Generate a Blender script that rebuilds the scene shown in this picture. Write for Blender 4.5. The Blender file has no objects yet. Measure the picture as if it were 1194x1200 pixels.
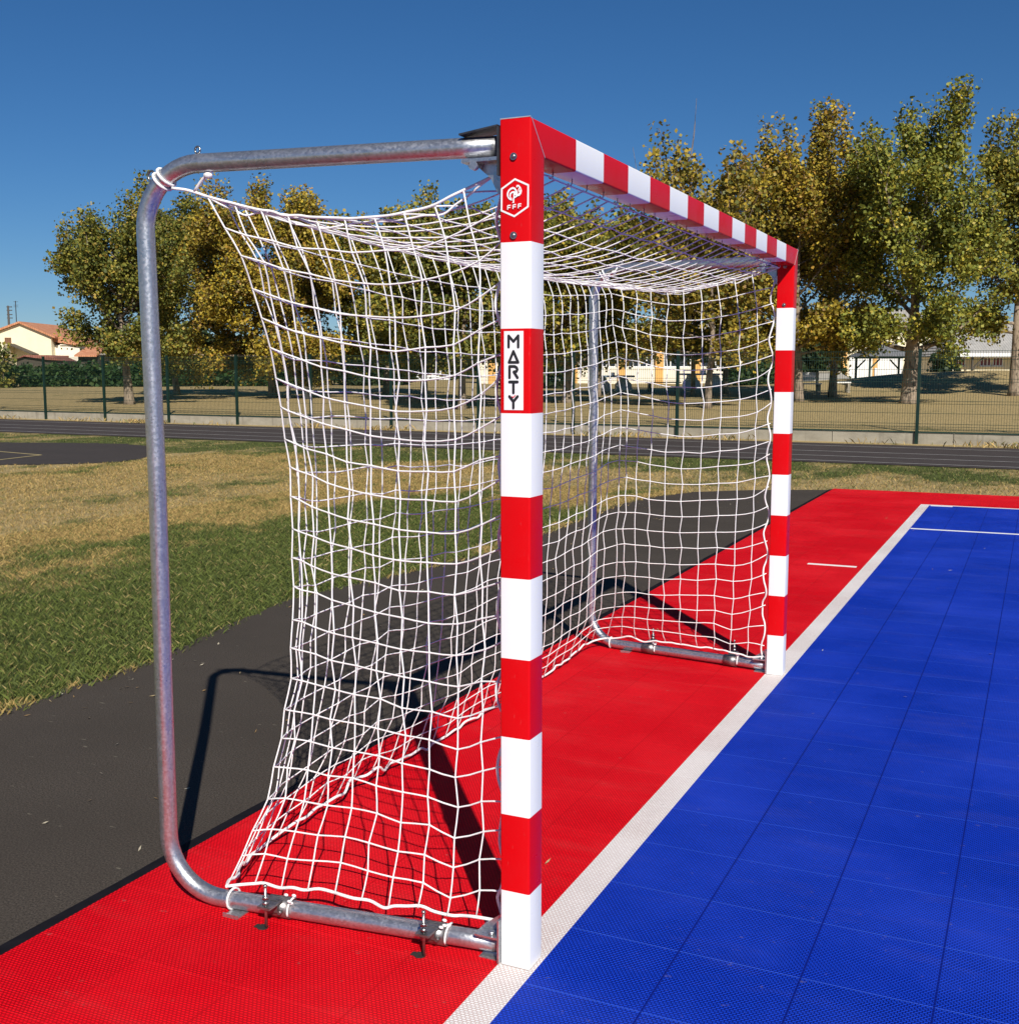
import bpy, math, random
import numpy as np
from mathutils import Vector, Matrix
random.seed(7)
rng = np.random.default_rng(7)
S = bpy.context.scene
COL = S.collection
PI = math.pi

# ------------------------------------------------------------------ camera
CAM = np.array([1.0941677, -2.4646757, 1.499427]); YAW, PITCH = -0.4361289, -0.1232696; FPX = 1331.0855
FWD = np.array([math.sin(YAW)*math.cos(PITCH), math.cos(YAW)*math.cos(PITCH), math.sin(PITCH)])
RGT = np.array([math.cos(YAW), -math.sin(YAW), 0.0]); UPV = np.cross(RGT, FWD)
FH = np.array([math.sin(YAW), math.cos(YAW), 0.0])
def ray(x, y): return FWD + RGT*(x-597)/FPX - UPV*(y-600)/FPX
def at_y(x, y, Y): d = ray(x, y); return CAM + d*(Y-CAM[1])/d[1]
def at_x(x, y, X): d = ray(x, y); return CAM + d*(X-CAM[0])/d[0]
def at_d(x, y, D): d = ray(x, y); return CAM + d*D/(d@FH)
cd = bpy.data.cameras.new("camera"); cam = bpy.data.objects.new("camera", cd); COL.objects.link(cam)
cd.sensor_width = 36; cd.sensor_fit = 'HORIZONTAL'; cd.lens = 36*FPX/1194; cd.clip_start = .05; cd.clip_end = 5000
cam.matrix_world = Matrix(((RGT[0], UPV[0], -FWD[0], CAM[0]), (RGT[1], UPV[1], -FWD[1], CAM[1]), (RGT[2], UPV[2], -FWD[2], CAM[2]), (0, 0, 0, 1)))
S.camera = cam

# ------------------------------------------------------------------ light
EL = math.radians(37.5); AZ = math.atan2(.6, -.8)
tosun = Vector((.6*math.cos(EL), -.8*math.cos(EL), math.sin(EL)))
ld = bpy.data.lights.new("sun", 'SUN'); ld.energy = 5.0; ld.angle = math.radians(.5); ld.color = (1, .95, .86)
lo = bpy.data.objects.new("sun", ld); COL.objects.link(lo); lo.rotation_euler = (-tosun).to_track_quat('-Z', 'Y').to_euler(); lo.location = (10, -12, 12)
W = bpy.data.worlds.new("World"); S.world = W; W.use_nodes = True
nt = W.node_tree; nt.nodes.clear()
sky = nt.nodes.new('ShaderNodeTexSky'); sky.sky_type = 'NISHITA'; sky.sun_disc = False
sky.sun_elevation = EL; sky.sun_rotation = AZ; sky.altitude = 0; sky.air_density = .92; sky.dust_density = 0; sky.ozone_density = 10.0
bg = nt.nodes.new('ShaderNodeBackground'); bg.inputs[1].default_value = .057
ow = nt.nodes.new('ShaderNodeOutputWorld'); hs = nt.nodes.new('ShaderNodeHueSaturation'); hs.inputs['Saturation'].default_value = 1.10; nt.links.new(sky.outputs[0], hs.inputs['Color']); nt.links.new(hs.outputs[0], bg.inputs[0]); nt.links.new(bg.outputs[0], ow.inputs[0])
S.view_settings.view_transform = 'Standard'; S.view_settings.look = 'None'; S.view_settings.exposure = .22; S.view_settings.gamma = 1
S.render.engine = 'CYCLES'; S.cycles.max_bounces = 6; S.cycles.transparent_max_bounces = 8

# ------------------------------------------------------------------ materials
class NB:
    def __init__(s, name):
        s.m = bpy.data.materials.new(name); s.m.use_nodes = True; s.t = s.m.node_tree
        s.b = s.t.nodes['Principled BSDF']; s.out = s.t.nodes['Material Output']; s._c = {}
    def n(s, typ, **kw):
        nd = s.t.nodes.new(typ)
        for k, v in kw.items():
            if k.startswith('i_'):
                key = k[2:]; key = int(key) if key.isdigit() else key
                s.put(nd.inputs[key], v)
            else: setattr(nd, k, v)
        return nd
    def put(s, sock, v):
        if isinstance(v, bpy.types.NodeSocket): s.t.links.new(v, sock)
        else:
            if isinstance(v, (tuple, list)) and len(v) == 3 and sock.type == 'RGBA': v = (*v, 1)
            sock.default_value = v
    def pos(s):
        if 'pos' not in s._c: s._c['pos'] = s.n('ShaderNodeNewGeometry').outputs['Position']
        return s._c['pos']
    def obj(s):
        if 'obj' not in s._c: s._c['obj'] = s.n('ShaderNodeTexCoord').outputs['Object']
        return s._c['obj']
    def mapped(s, vec, scale=(1, 1, 1), rot=(0, 0, 0), loc=(0, 0, 0)):
        return s.n('ShaderNodeMapping', i_Vector=vec, i_Scale=scale, i_Rotation=rot, i_Location=loc).outputs[0]
    def noise(s, vec, scale, detail=4, rough=.55): return s.n('ShaderNodeTexNoise', i_Vector=vec, i_Scale=scale, i_Detail=detail, i_Roughness=rough).outputs[0]
    def math(s, op, a, b=0.0, c=None):
        nd = s.n('ShaderNodeMath', operation=op, i_0=a, i_1=b)
        if c is not None: s.put(nd.inputs[2], c)
        return nd.outputs[0]
    def ramp(s, fac, a, b, ca=0.0, cb=1.0): return s.n('ShaderNodeMapRange', i_0=fac, i_1=a, i_2=b, i_3=ca, i_4=cb).outputs[0]
    def mix(s, fac, a, b, blend='MIX'):
        nd = s.n('ShaderNodeMix', data_type='RGBA', blend_type=blend)
        s.put(nd.inputs[0], fac); s.put(nd.inputs[6], a); s.put(nd.inputs[7], b); return nd.outputs[2]
    def bump(s, h, strength=.3, dist=.01): return s.n('ShaderNodeBump', i_Height=h, i_Strength=strength, i_Distance=dist).outputs[0]
    def set(s, color=None, rough=None, metal=None, normal=None, spec=None):
        for k, v in (('Base Color', color), ('Roughness', rough), ('Metallic', metal), ('Normal', normal), ('Specular IOR Level', spec)):
            if v is not None: s.put(s.b.inputs[k], v)
        return s.m

def plain(name, col, rough=.6, metal=0, var=.12, scale=6, bump=0, spec=None):
    k = NB(name); f = k.noise(k.obj(), scale, 5)
    c = k.mix(k.ramp(f, .3, .7), tuple(x*(1-var) for x in col), tuple(min(1, x*(1+var)) for x in col))
    nrm = k.bump(k.noise(k.obj(), scale*12, 3), bump, .003) if bump else None
    return k.set(c, k.ramp(f, .3, .7, max(0, rough-.06), rough+.06), metal, nrm, spec)

def paint(name, col, rough=.3):
    k = NB(name); f = k.noise(k.pos(), 9, 6, .65); g = k.noise(k.mapped(k.pos(), (60, 60, 9)), 3, 4)
    sc = k.ramp(g, .66, .74)
    c = k.mix(k.ramp(f, .35, .7, 0, .10), col, tuple(x*.75+.02 for x in col))
    c = k.mix(k.math('MULTIPLY', sc, .10), c, (.35, .3, .28))
    return k.set(c, k.ramp(f, .3, .7, rough-.06, rough+.12), 0, k.bump(f, .04, .002), .12)
M = {}
M['red_paint'] = paint('red_paint', (.62, .003, .006))
M['white_paint'] = paint('white_paint', (.84, .84, .83))
def galv():
    k = NB('galvanised_steel'); v = k.n('ShaderNodeTexVoronoi', i_Vector=k.pos(), i_Scale=170).outputs['Color']
    f = k.noise(k.pos(), 14, 6, .7); f2 = k.noise(k.mapped(k.pos(), (40, 40, 6)), 2, 3)
    sp = k.n('ShaderNodeSeparateColor', i_0=v).outputs[0]
    c = k.mix(sp, (.46, .47, .49), (.58, .59, .62)); c = k.mix(k.ramp(f, .5, .75, 0, .14), c, (.36, .35, .35)); c = k.mix(k.ramp(f2, .66, .74, 0, .2), c, (.72, .72, .73))
    r = k.math('ADD', k.ramp(sp, 0, 1, .26, .36), k.ramp(f, .4, .7, 0, .10))
    return k.set(c, r, .88, k.bump(k.noise(k.pos(), 90, 5, .6), .10, .001))
M['galv'] = galv()
M['dark_steel'] = plain('dark_steel', (.09, .09, .095), .45, .8, .3, 40)
M['clamp'] = plain('clamp_steel', (.24, .23, .23), .38, .85, .35, 40)
M['bolt_steel'] = plain('bolt_steel', (.35, .34, .33), .3, .95, .3, 60)
M['hook'] = plain('net_hook', (.55, .45, .36), .5, .1, .1, 60)
def cord():
    k = NB('net_cord'); w = k.n('ShaderNodeTexWave', i_Vector=k.mapped(k.pos(), (1, 1, 1), (.5, .6, .3)), i_Scale=260, i_Distortion=2).outputs[1]
    f = k.noise(k.pos(), 5, 3)
    c = k.mix(k.ramp(f, .35, .7), (.90, .89, .87), (.82, .80, .79))
    return k.set(c, .75, 0, k.bump(w, .4, .001))
M['cord'] = cord()
M['sticker_white'] = plain('sticker_white', (.82, .82, .82), .4, 0, .03, 20)
M['sticker_black'] = plain('sticker_black', (.02, .02, .022), .4, 0, .1, 20)
M['sticker_red'] = plain('sticker_red', (.7, .01, .02), .4, 0, .03, 20)
TILE = .3125
def tiles(name, hi, lo, gap, seam_dark, seam_light, seam_fac=.8):
    k = NB(name); P = k.pos()
    br = k.n('ShaderNodeTexBrick', i_Vector=k.mapped(P, (1, 1, 1), (0, 0, 0)), i_Scale=1.0, offset=.5, offset_frequency=2)
    for a, b in (('Color1', hi), ('Color2', tuple(x*.86 for x in hi)), ('Mortar', gap)): k.put(br.inputs[a], b)
    br.inputs['Mortar Size'].default_value = .0018; br.inputs['Mortar Smooth'].default_value = .25; br.inputs['Bias'].default_value = 0
    br.inputs['Brick Width'].default_value = .0118; br.inputs['Row Height'].default_value = .0084
    x, y, z = k.n('ShaderNodeSeparateXYZ', i_0=P).outputs[:]
    fx = k.math('FRACT', k.math('DIVIDE', k.math('ADD', x, .003), TILE)); fy = k.math('FRACT', k.math('DIVIDE', k.math('ADD', y, .06), TILE))
    sx = k.math('LESS_THAN', k.math('ABSOLUTE', k.math('SUBTRACT', fx, .012)), .009)
    sy = k.math('LESS_THAN', fy, .012)
    ix = k.math('FLOOR', k.math('DIVIDE', k.math('ADD', x, .003), TILE)); iy = k.math('FLOOR', k.math('DIVIDE', k.math('ADD', y, .06), TILE))
    wn = k.n('ShaderNodeTexWhiteNoise', i_Vector=k.n('ShaderNodeCombineXYZ', i_0=ix, i_1=iy).outputs[0]).outputs[0]
    big = k.noise(P, 1.1, 5, .6); spots = k.noise(P, 26, 3, .6)
    c = br.outputs['Color']
    c = k.mix(k.ramp(wn, 0, 1, 0, .22), c, lo)
    c = k.mix(k.ramp(big, .42, .7, 0, .28), c, tuple(min(1, v*1.15+.03) for v in hi))
    c = k.mix(k.ramp(spots, .68, .76, 0, .3), c, (.25, .22, .2)); dust = k.noise(k.mapped(P, (.6, 2.2, 1), (0, 0, .35)), 2.4, 7, .7); c = k.mix(k.ramp(dust, .52, .75, 0, .035), c, (.42, .37, .33)); c = k.mix(k.ramp(k.noise(k.mapped(P, (12, 70, 1), (0, 0, .8)), 1.0, 3, .6), .73, .75, 0, .10), c, (.5, .45, .4))
    c = k.mix(k.math('MULTIPLY', sy, seam_fac*.55), c, seam_light)
    c = k.mix(k.math('MULTIPLY', sx, seam_fac), c, seam_dark)
    h = k.math('SUBTRACT', k.math('SUBTRACT', 1.0, br.outputs['Fac']), k.math('MULTIPLY', sx, 1.5))
    return k.set(c, k.ramp(big, .3, .7, .62, .75), 0, k.bump(h, .5, .0016), .06)
M['red_tile'] = tiles('red_tile', (.88, .004, .014), (.74, .003, .010), (.28, .001, .003), (.42, .002, .005), (.92, .02, .03), .5)
M['blue_tile'] = tiles('blue_tile', (.008, .056, .60), (.005, .032, .44), (.001, .005, .10), (.002, .007, .14), (.06, .15, .72), .75)
M['white_tile'] = tiles('white_tile', (.84, .83, .82), (.78, .76, .75), (.50, .36, .33), (.66, .62, .60), (.85, .85, .85), .3)
M['line_paint'] = plain('line_paint', (.80, .79, .77), .6, 0, .05, 30)
M['black_edge'] = plain('black_rubber', (.012, .011, .014), .85, 0, .25, 20, .2, .05)
def asphalt(name, col, flecks=True):
    k = NB(name); P = k.pos(); f = k.noise(P, 160, 3, .7); g = k.noise(P, 1.3, 6, .6); h = k.noise(P, 420, 2, .6)
    c = k.mix(k.ramp(f, .35, .68), tuple(x*.45 for x in col), tuple(x*1.75 for x in col))
    c = k.mix(k.ramp(g, .35, .7, 0, .5), c, tuple(x*.72 for x in col))
    if flecks: c = k.mix(k.ramp(h, .715, .74, 0, .7), c, (.30, .27, .22)); c = k.mix(k.ramp(k.noise(k.mapped(P, (9, 34, 1), (0, 0, .5)), 1.2, 3), .70, .725, 0, .35), c, (.3, .27, .2))
    return k.set(c, .85, 0, k.bump(f, .5, .004), .12)
M['asphalt'] = asphalt('asphalt', (.060, .050, .041)); M['track'] = asphalt('track_asphalt', (.060, .050, .048), False); M['pad'] = asphalt('old_asphalt', (.055, .047, .043), False)
# grass colour shared by the soil and the blades (patches of straw and green)
def grass_color(k):
    P = k.pos()
    a = k.noise(k.mapped(P, (.34, .13, .3), (0, 0, -.12)), 1.5, 5, .6)
    b = k.noise(P, 2.3, 4, .6)
    x, y, z = k.n('ShaderNodeSeparateXYZ', i_0=P).outputs[:]
    near = k.math('MULTIPLY', k.ramp(x, -6.4, -4.7, 0, .36), k.ramp(y, 10.5, 8.5, 0, 1))
    near = k.math('MULTIPLY', near, k.ramp(x, -2.2, -2.0, 1, 0))
    strip = k.math('MULTIPLY', k.ramp(y, 13.8, 15.0, -.02, .17), k.ramp(y, 19, 22, 1, 0))
    m = k.math('ADD', k.math('ADD', k.math('MULTIPLY', a, .8), k.math('MULTIPLY', b, .2)), k.math('ADD', near, strip))
    park = k.ramp(y, 22.0, 24, 0, .17)
    m = k.math('SUBTRACT', m, park)
    xw = k.math('ADD', x, k.math('MULTIPLY', k.math('SUBTRACT', k.noise(P, 3.2, 5, .7), .5), .9)); edge = k.math('MULTIPLY', k.ramp(xw, -3.38, -3.05, 0, .32), k.ramp(y, 12.5, 12.0, 0, 1)); c3 = k.noise(P, 5.5, 5, .7)
    c2 = k.noise(k.mapped(P, (.55, .35, .3), (0, 0, .3)), 2.2, 4, .65)
    m = k.math('ADD', k.math('SUBTRACT', m, edge), k.math('ADD', k.ramp(c2, .3, .7, -.17, .17), k.ramp(c3, .3, .7, -.06, .06)))
    return k.ramp(m, .47, .68)
def soil():
    k = NB('dry_turf'); g = grass_color(k); f = k.noise(k.mapped(k.pos(), (26, 60, 30), (0, 0, .43)), 1, 5, .7); f2 = k.noise(k.pos(), 9, 6, .7)
    straw = k.mix(k.ramp(f, .35, .65), (.20, .145, .065), (.54, .41, .20)); straw = k.mix(k.ramp(f2, .48, .72, 0, .6), straw, (.11, .10, .04))
    green = k.mix(k.ramp(f, .35, .65), (.030, .042, .012), (.115, .135, .042)); green = k.mix(k.ramp(f2, .5, .7, 0, .6), green, (.16, .14, .05))
    return k.set(k.mix(g, straw, green), .95, 0, k.bump(f, .5, .03), .1)
M['soil'] = soil()
def blade():
    k = NB('grass_blade'); g = grass_color(k); r = k.n('ShaderNodeAttribute', attribute_name='tint').outputs['Fac']
    g2 = k.ramp(k.math('ADD', k.math('MULTIPLY', g, .75), k.math('MULTIPLY', r, .45)), .38, .72)
    r2 = k.math('FRACT', k.math('MULTIPLY', r, 37.7))
    straw = k.mix(r2, (.50, .345, .125), (.12, .082, .030)); straw = k.mix(k.ramp(r2, .80, .82), straw, (.15, .15, .045)); green = k.mix(r2, (.135, .165, .036), (.012, .026, .006)); green = k.mix(k.ramp(r2, .90, .92), green, (.26, .21, .08))
    return k.set(k.mix(g2, straw, green), .7, 0, None, .25)
M['blade'] = blade()
def leaf():
    k = NB('leaf'); c = k.n('ShaderNodeAttribute', attribute_name='tint').outputs['Color']
    tr = k.n('ShaderNodeBsdfTranslucent', i_Color=k.mix(.5, c, (.30, .26, .03))); k.set(c, .55, 0, None, .3)
    mx = k.n('ShaderNodeMixShader', i_0=.14); k.t.links.new(k.b.outputs[0], mx.inputs[1]); k.t.links.new(tr.outputs[0], mx.inputs[2]); k.t.links.new(mx.outputs[0], k.out.inputs[0]); return k.m
M['leaf'] = leaf()
def bark():
    k = NB('bark'); f = k.noise(k.mapped(k.obj(), (3, 3, 1)), 2.2, 5, .6)
    c = k.mix(k.ramp(f, .40, .50), (.11, .08, .055), (.29, .225, .16)); c = k.mix(k.ramp(f, .58, .64), c, (.07, .052, .036))
    return k.set(c, .9, 0, k.bump(f, .6, .03))
M['bark'] = bark()
def concrete():
    k = NB('concrete'); f = k.noise(k.mapped(k.pos(), (1, 1, 2)), 2.2, 7, .65); s = k.noise(k.mapped(k.pos(), (5, 5, .4)), 1.4, 4)
    c = k.mix(k.ramp(f, .3, .7), (.24, .215, .165), (.38, .345, .275)); c = k.mix(k.ramp(s, .58, .7, 0, .6), c, (.16, .14, .11))
    return k.set(c, .9, 0, k.bump(k.noise(k.pos(), 40, 4), .4, .01))
M['concrete'] = concrete()
M['fence_green'] = plain('fence_green', (.006, .025, .018), .45, .1, .25, 4)
M['wire_green'] = plain('wire_green', (.010, .036, .024), .5, .1, .2, 4)
M['cream'] = plain('cream_render', (.80, .71, .50), .9, 0, .06, 1.2, .2)
M['cream2'] = plain('pale_render', (.80, .74, .60), .9, 0, .06, 1.2, .2)
M['ochre'] = plain('ochre_render', (.72, .40, .12), .85, 0, .08, 2)
M['white'] = plain('white_gloss', (.78, .78, .76), .5, 0, .05, 3)
def rooftile(name, c1, c2):
    k = NB(name); w = k.n('ShaderNodeTexWave', i_Vector=k.obj(), i_Scale=1.6, i_Distortion=.3).outputs[1]; f = k.noise(k.obj(), 2.5, 5, .7)
    return k.set(k.mix(k.ramp(f, .35, .65), c1, c2), .85, 0, k.bump(w, .8, .06))
M['terracotta'] = rooftile('terracotta', (.46, .17, .08), (.62, .30, .16)); M['oldroof'] = rooftile('old_roof', (.20, .07, .05), (.30, .12, .085)); M['greyroof'] = rooftile('grey_roof', (.30, .29, .27), (.42, .40, .37)); M['slate'] = rooftile('slate', (.13, .135, .14), (.19, .19, .20))
M['brown'] = plain('brown_shutter', (.17, .08, .04), .7); M['maroon'] = plain('maroon_curtain', (.20, .03, .05), .7)
M['glass'] = plain('window_glass', (.025, .03, .04), .08, 0, .2, 2)
M['wood'] = plain('dark_wood', (.07, .055, .04), .8, 0, .2, 5); M['greenwood'] = plain('green_timber', (.02, .045, .035), .7)
M['pole'] = plain('pole_concrete', (.07, .065, .06), .9)
M['hole_shade'] = plain('socket_shade', (.02, .018, .016), .8, 0, .2, 30)
M['tabletop'] = plain('blue_grey_top', (.26, .36, .46), .5)
M['ramp'] = plain('grey_ramp', (.30, .29, .27), .9, 0, .1, 1.5, .3)

# ------------------------------------------------------------------ mesh helpers
class MB:
    def __init__(s): s.v = []; s.f = []; s.m = []; s.sm = []
    def add(s, verts, faces, mi=0, smooth=False):
        o = len(s.v); s.v += [tuple(map(float, p)) for p in verts]
        for f in faces: s.f.append([i+o for i in f]); s.m.append(mi); s.sm.append(smooth)
    def box(s, a, b, mi=0):
        (x0, y0, z0), (x1, y1, z1) = a, b
        s.add([(x0, y0, z0), (x1, y0, z0), (x1, y1, z0), (x0, y1, z0), (x0, y0, z1), (x1, y0, z1), (x1, y1, z1), (x0, y1, z1)],
              [(0, 3, 2, 1), (4, 5, 6, 7), (0, 1, 5, 4), (1, 2, 6, 5), (2, 3, 7, 6), (3, 0, 4, 7)], mi)
    def obox(s, p, q, w, h, mi=0):      # box bar from p to q
        p, q = np.array(p, float), np.array(q, float); d = q-p; d /= np.linalg.norm(d)
        up = np.array([0, 0, 1.]) if abs(d[2]) < .95 else np.array([0, 1., 0]); a = np.cross(d, up); a /= np.linalg.norm(a); b = np.cross(a, d)
        vs = [c+a*sx*w/2+b*sz*h/2 for c in (p, q) for sx, sz in ((-1, -1), (1, -1), (1, 1), (-1, 1))]
        s.add(vs, [(0, 1, 2, 3), (7, 6, 5, 4), (0, 4, 5, 1), (1, 5, 6, 2), (2, 6, 7, 3), (3, 7, 4, 0)], mi)
    def tube(s, pts, r, n=8, mi=0, cap=True, smooth=True):
        P = np.array(pts, float); k = len(P); R = np.full(k, r) if np.isscalar(r) else np.array(r, float)
        T = np.zeros_like(P); T[1:-1] = P[2:]-P[:-2]; T[0] = P[1]-P[0]; T[-1] = P[-1]-P[-2]
        T /= np.maximum(np.linalg.norm(T, axis=1), 1e-9)[:, None]
        a = np.cross(T[0], [0, 0, 1.]) if abs(T[0][2]) < .9 else np.cross(T[0], [0, 1., 0]); a /= np.linalg.norm(a)
        ang = np.arange(n)*2*PI/n; ca, sa = np.cos(ang)[:, None], np.sin(ang)[:, None]; o = len(s.v)
        for i in range(k):
            a = a-T[i]*(a@T[i]); a /= np.linalg.norm(a); b = np.cross(T[i], a)
            s.v += [tuple(q) for q in (P[i]+R[i]*(ca*a+sa*b)).tolist()]
        for i in range(k-1):
            for j in range(n):
                s.f.append([o+i*n+j, o+i*n+(j+1) % n, o+(i+1)*n+(j+1) % n, o+(i+1)*n+j]); s.m.append(mi); s.sm.append(smooth)
        if cap:
            s.f.append([o+j for j in range(n)][::-1]); s.m.append(mi); s.sm.append(False)
            s.f.append([o+(k-1)*n+j for j in range(n)]); s.m.append(mi); s.sm.append(False)
    def prism(s, poly, y0, y1, mi=0, side=None):   # polygon in x,z extruded along y
        n = len(poly); vs = [(x, y0, z) for x, z in poly]+[(x, y1, z) for x, z in poly]
        s.add(vs, [tuple(range(n)), tuple(range(2*n-1, n-1, -1))], mi)
        s.add(vs, [(i, i+n, (i+1) % n+n, (i+1) % n) for i in range(n)], mi if side is None else side)
    def sphere(s, c, r, mi=0, nu=10, nv=6, sc=(1, 1, 1)):
        vs = []; fs = []
        for i in range(nv+1):
            t = PI*i/nv
            for j in range(nu): p = 2*PI*j/nu; vs.append((c[0]+r*sc[0]*math.sin(t)*math.cos(p), c[1]+r*sc[1]*math.sin(t)*math.sin(p), c[2]+r*sc[2]*math.cos(t)))
        for i in range(nv):
            for j in range(nu): fs.append((i*nu+j, (i+1)*nu+j, (i+1)*nu+(j+1) % nu, i*nu+(j+1) % nu))
        s.add(vs, fs, mi, True)
    def build(s, name, mats, parent=None, bevel=0):
        me = bpy.data.meshes.new(name); me.from_pydata(s.v, [], s.f)
        for m in (mats if isinstance(mats, (list, tuple)) else [mats]): me.materials.append(m)
        me.polygons.foreach_set('material_index', s.m); me.polygons.foreach_set('use_smooth', s.sm); me.validate(); me.update()
        o = bpy.data.objects.new(name, me); COL.objects.link(o)
        if parent: o.parent = parent
        if bevel:
            b = o.modifiers.new('bevel', 'BEVEL'); b.width = bevel; b.segments = 2; b.limit_method = 'ANGLE'
        return o
def raw(name, V, F, mat, parent=None, tint=None, smooth=False):
    me = bpy.data.meshes.new(name); V = np.ascontiguousarray(V, dtype=np.float32); F = np.ascontiguousarray(F, dtype=np.int32); k = F.shape[1]
    me.vertices.add(len(V)); me.vertices.foreach_set('co', V.ravel()); me.loops.add(F.size); me.loops.foreach_set('vertex_index', F.ravel())
    me.polygons.add(len(F)); me.polygons.foreach_set('loop_start', np.arange(0, F.size, k, dtype=np.int32)); me.polygons.foreach_set('loop_total', np.full(len(F), k, dtype=np.int32))
    if smooth: me.polygons.foreach_set('use_smooth', np.ones(len(F), dtype=bool))
    me.materials.append(mat)
    if tint is not None:
        at = me.color_attributes.new('tint', 'FLOAT_COLOR', 'POINT'); c = np.ones((len(V), 4), np.float32); c[:, :3] = tint; at.data.foreach_set('color', c.ravel())
    me.update(); me.validate()
    o = bpy.data.objects.new(name, me); COL.objects.link(o)
    if parent: o.parent = parent
    return o
def tag(o, label=None, cat=None, group=None, kind=None):
    for k, v in (('label', label), ('category', cat), ('group', group), ('kind', kind)):
        if v: o[k] = v
    return o
def thing(name, label, cat, loc=(0, 0, 0), rz=0, group=None):
    o = bpy.data.objects.new(name, None); COL.objects.link(o); o.location = tuple(map(float, loc)); o.rotation_euler = (0, 0, rz); o.empty_display_size = .3
    return tag(o, label, cat, group)
def spline(pts, sub):
    P = np.array(pts, float); Q = np.vstack([2*P[0]-P[1], P, 2*P[-1]-P[-2]]); out = []
    for i in range(len(P)-1):
        p0, p1, p2, p3 = Q[i:i+4]
        for t in np.arange(sub)/sub: out.append(.5*(2*p1+(p2-p0)*t+(2*p0-5*p1+4*p2-p3)*t*t+(3*p1-p0-3*p2+p3)*t**3))
    out.append(P[-1]); return np.array(out)
def resample(pts, n, sub=8):
    P = spline(pts, sub); d = np.r_[0, np.cumsum(np.linalg.norm(np.diff(P, axis=0), axis=1))]; t = np.linspace(0, d[-1], n)
    return np.stack([np.interp(t, d, P[:, k]) for k in range(3)], 1)
def frac(P, u):
    d = np.r_[0, np.cumsum(np.linalg.norm(np.diff(P, axis=0), axis=1))]; d /= d[-1]
    return np.stack([np.interp(u, d, P[:, k]) for k in range(3)], 1)

# ------------------------------------------------------------------ ground
FENCE = lambda x: 23.05-.055*x
def terrain_t(t, x=0.0):
    t = np.asarray(t, float)
    z = np.interp(t, [-90, -.06, .0601, 10, 40, 60, 400], [-.03, -.03, .22, .38, .65, .66, .66])
    return z
MOUND = at_d(1160, 440, 55.0)[:2]
def terrain(x, y):
    x = np.asarray(x, float); y = np.asarray(y, float); t = y-FENCE(x); z = terrain_t(t)
    r2 = ((x-MOUND[0])**2)/9.0**2+((y-MOUND[1])**2)/5.0**2
    return z+np.where(t > 0, .95*np.exp(-r2), 0)
def ground_px(px, py):
    d = ray(px, py)
    for D in np.arange(3, 200, .05):
        p = CAM+d*D/(d@FH)
        if p[2] <= terrain(p[0], p[1]): return np.array([p[0], p[1], float(terrain(p[0], p[1]))]), D
    return None, None
xs = np.unique(np.concatenate([np.linspace(-2500, -160, 12), np.linspace(-160, -40, 50), np.linspace(-40, 25, 90), np.linspace(25, 120, 30), np.linspace(120, 2500, 12)]))
ts = np.unique(np.concatenate([np.linspace(-1500, -60, 8), np.linspace(-60, -22, 16), np.linspace(-22, -.06, 60), [.061], np.linspace(1, 75, 90), np.linspace(78, 140, 16), np.linspace(150, 3000, 14)]))
XX, TT = np.meshgrid(xs, ts, indexing='ij'); YY = FENCE(np.clip(XX, -160, 120))+TT
ZZ = terrain(XX, YY)
und = .02*np.sin(XX*1.3+YY*.7)+.015*np.sin(XX*.5-YY*1.9); ZZ = ZZ+np.where((TT > .8) & (TT < 80), und, 0)
ni, nj = XX.shape; idx = np.arange(ni*nj).reshape(ni, nj)
tag(raw('ground', np.stack([XX, YY, ZZ], -1).reshape(-1, 3), np.stack([idx[:-1, :-1], idx[1:, :-1], idx[1:, 1:], idx[:-1, 1:]], -1).reshape(-1, 4), M['soil']), kind='structure')

EDGE = np.array([(-40, -3.2), (-4, -3.15), (.3, -3.05), (1.05, -3.07), (1.9, -3.09), (2.8, -3.25), (3.7, -3.42), (5, -3.2), (6.3, -3.05), (8, -3.15), (9.7, -3.25), (10.8, -3.15), (11.5, -2.85), (12.1, -2.2), (12.52, -1.25)])
def edge_x(y): return np.interp(y, EDGE[:, 0], EDGE[:, 1])
ey = np.concatenate([np.linspace(-40, -3, 20), np.arange(-2.9, 12.52, .09), [12.52]]); er = rng.normal(0, .018, len(ey)); er[-1] = 0
poly = [(edge_x(y)+e, y, -.019) for y, e in zip(ey, er)]+[(30, 12.60, -.019), (30, -40, -.019)]
mb = MB(); mb.add(poly, [list(range(len(poly)))][::1]); o = mb.build('asphalt', M['asphalt']); tag(o, kind='structure')
for p in o.data.polygons: pass
if o.data.polygons[0].normal.z < 0: o.data.flip_normals()

def slab(name, x0, x1, y0, y1, mat, z1=0.0, z0=-.0145):
    mb = MB(); mb.box((x0, y0, z0), (x1, y1, z1)); return tag(mb.build(name, mat), kind='structure')
YN, YF, XF = -9.0, 12.50, 24.0
slab('red_court', -1.27, -.085, YN, YF, M['red_tile']); slab('red_court', -.085, XF, 11.14, YF, M['red_tile'])
slab('goal_line', -.085, .012, YN, 11.14, M['white_tile']); slab('blue_court', .012, XF, YN, 11.06, M['blue_tile']); slab('touch_line', .012, XF, 11.06, 11.14, M['white_tile'])
slab('court_line', .02, XF, 8.93, 8.98, M['line_paint'], .0035, .001); slab('court_line', -.50, -.13, 6.47, 6.52, M['line_paint'], .0035, .001)
slab('corner_mark', .03, .26, 10.985, 11.045, M['line_paint'], .0035, .001)
mb = MB(); n = 60; yy = np.linspace(-6, 12.5, n); ww = .058+.012*rng.random(n)
vs = [(-1.272, y, -.003) for y in yy]+[(-1.272-w, y, -.0165) for y, w in zip(yy, ww)]
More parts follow.
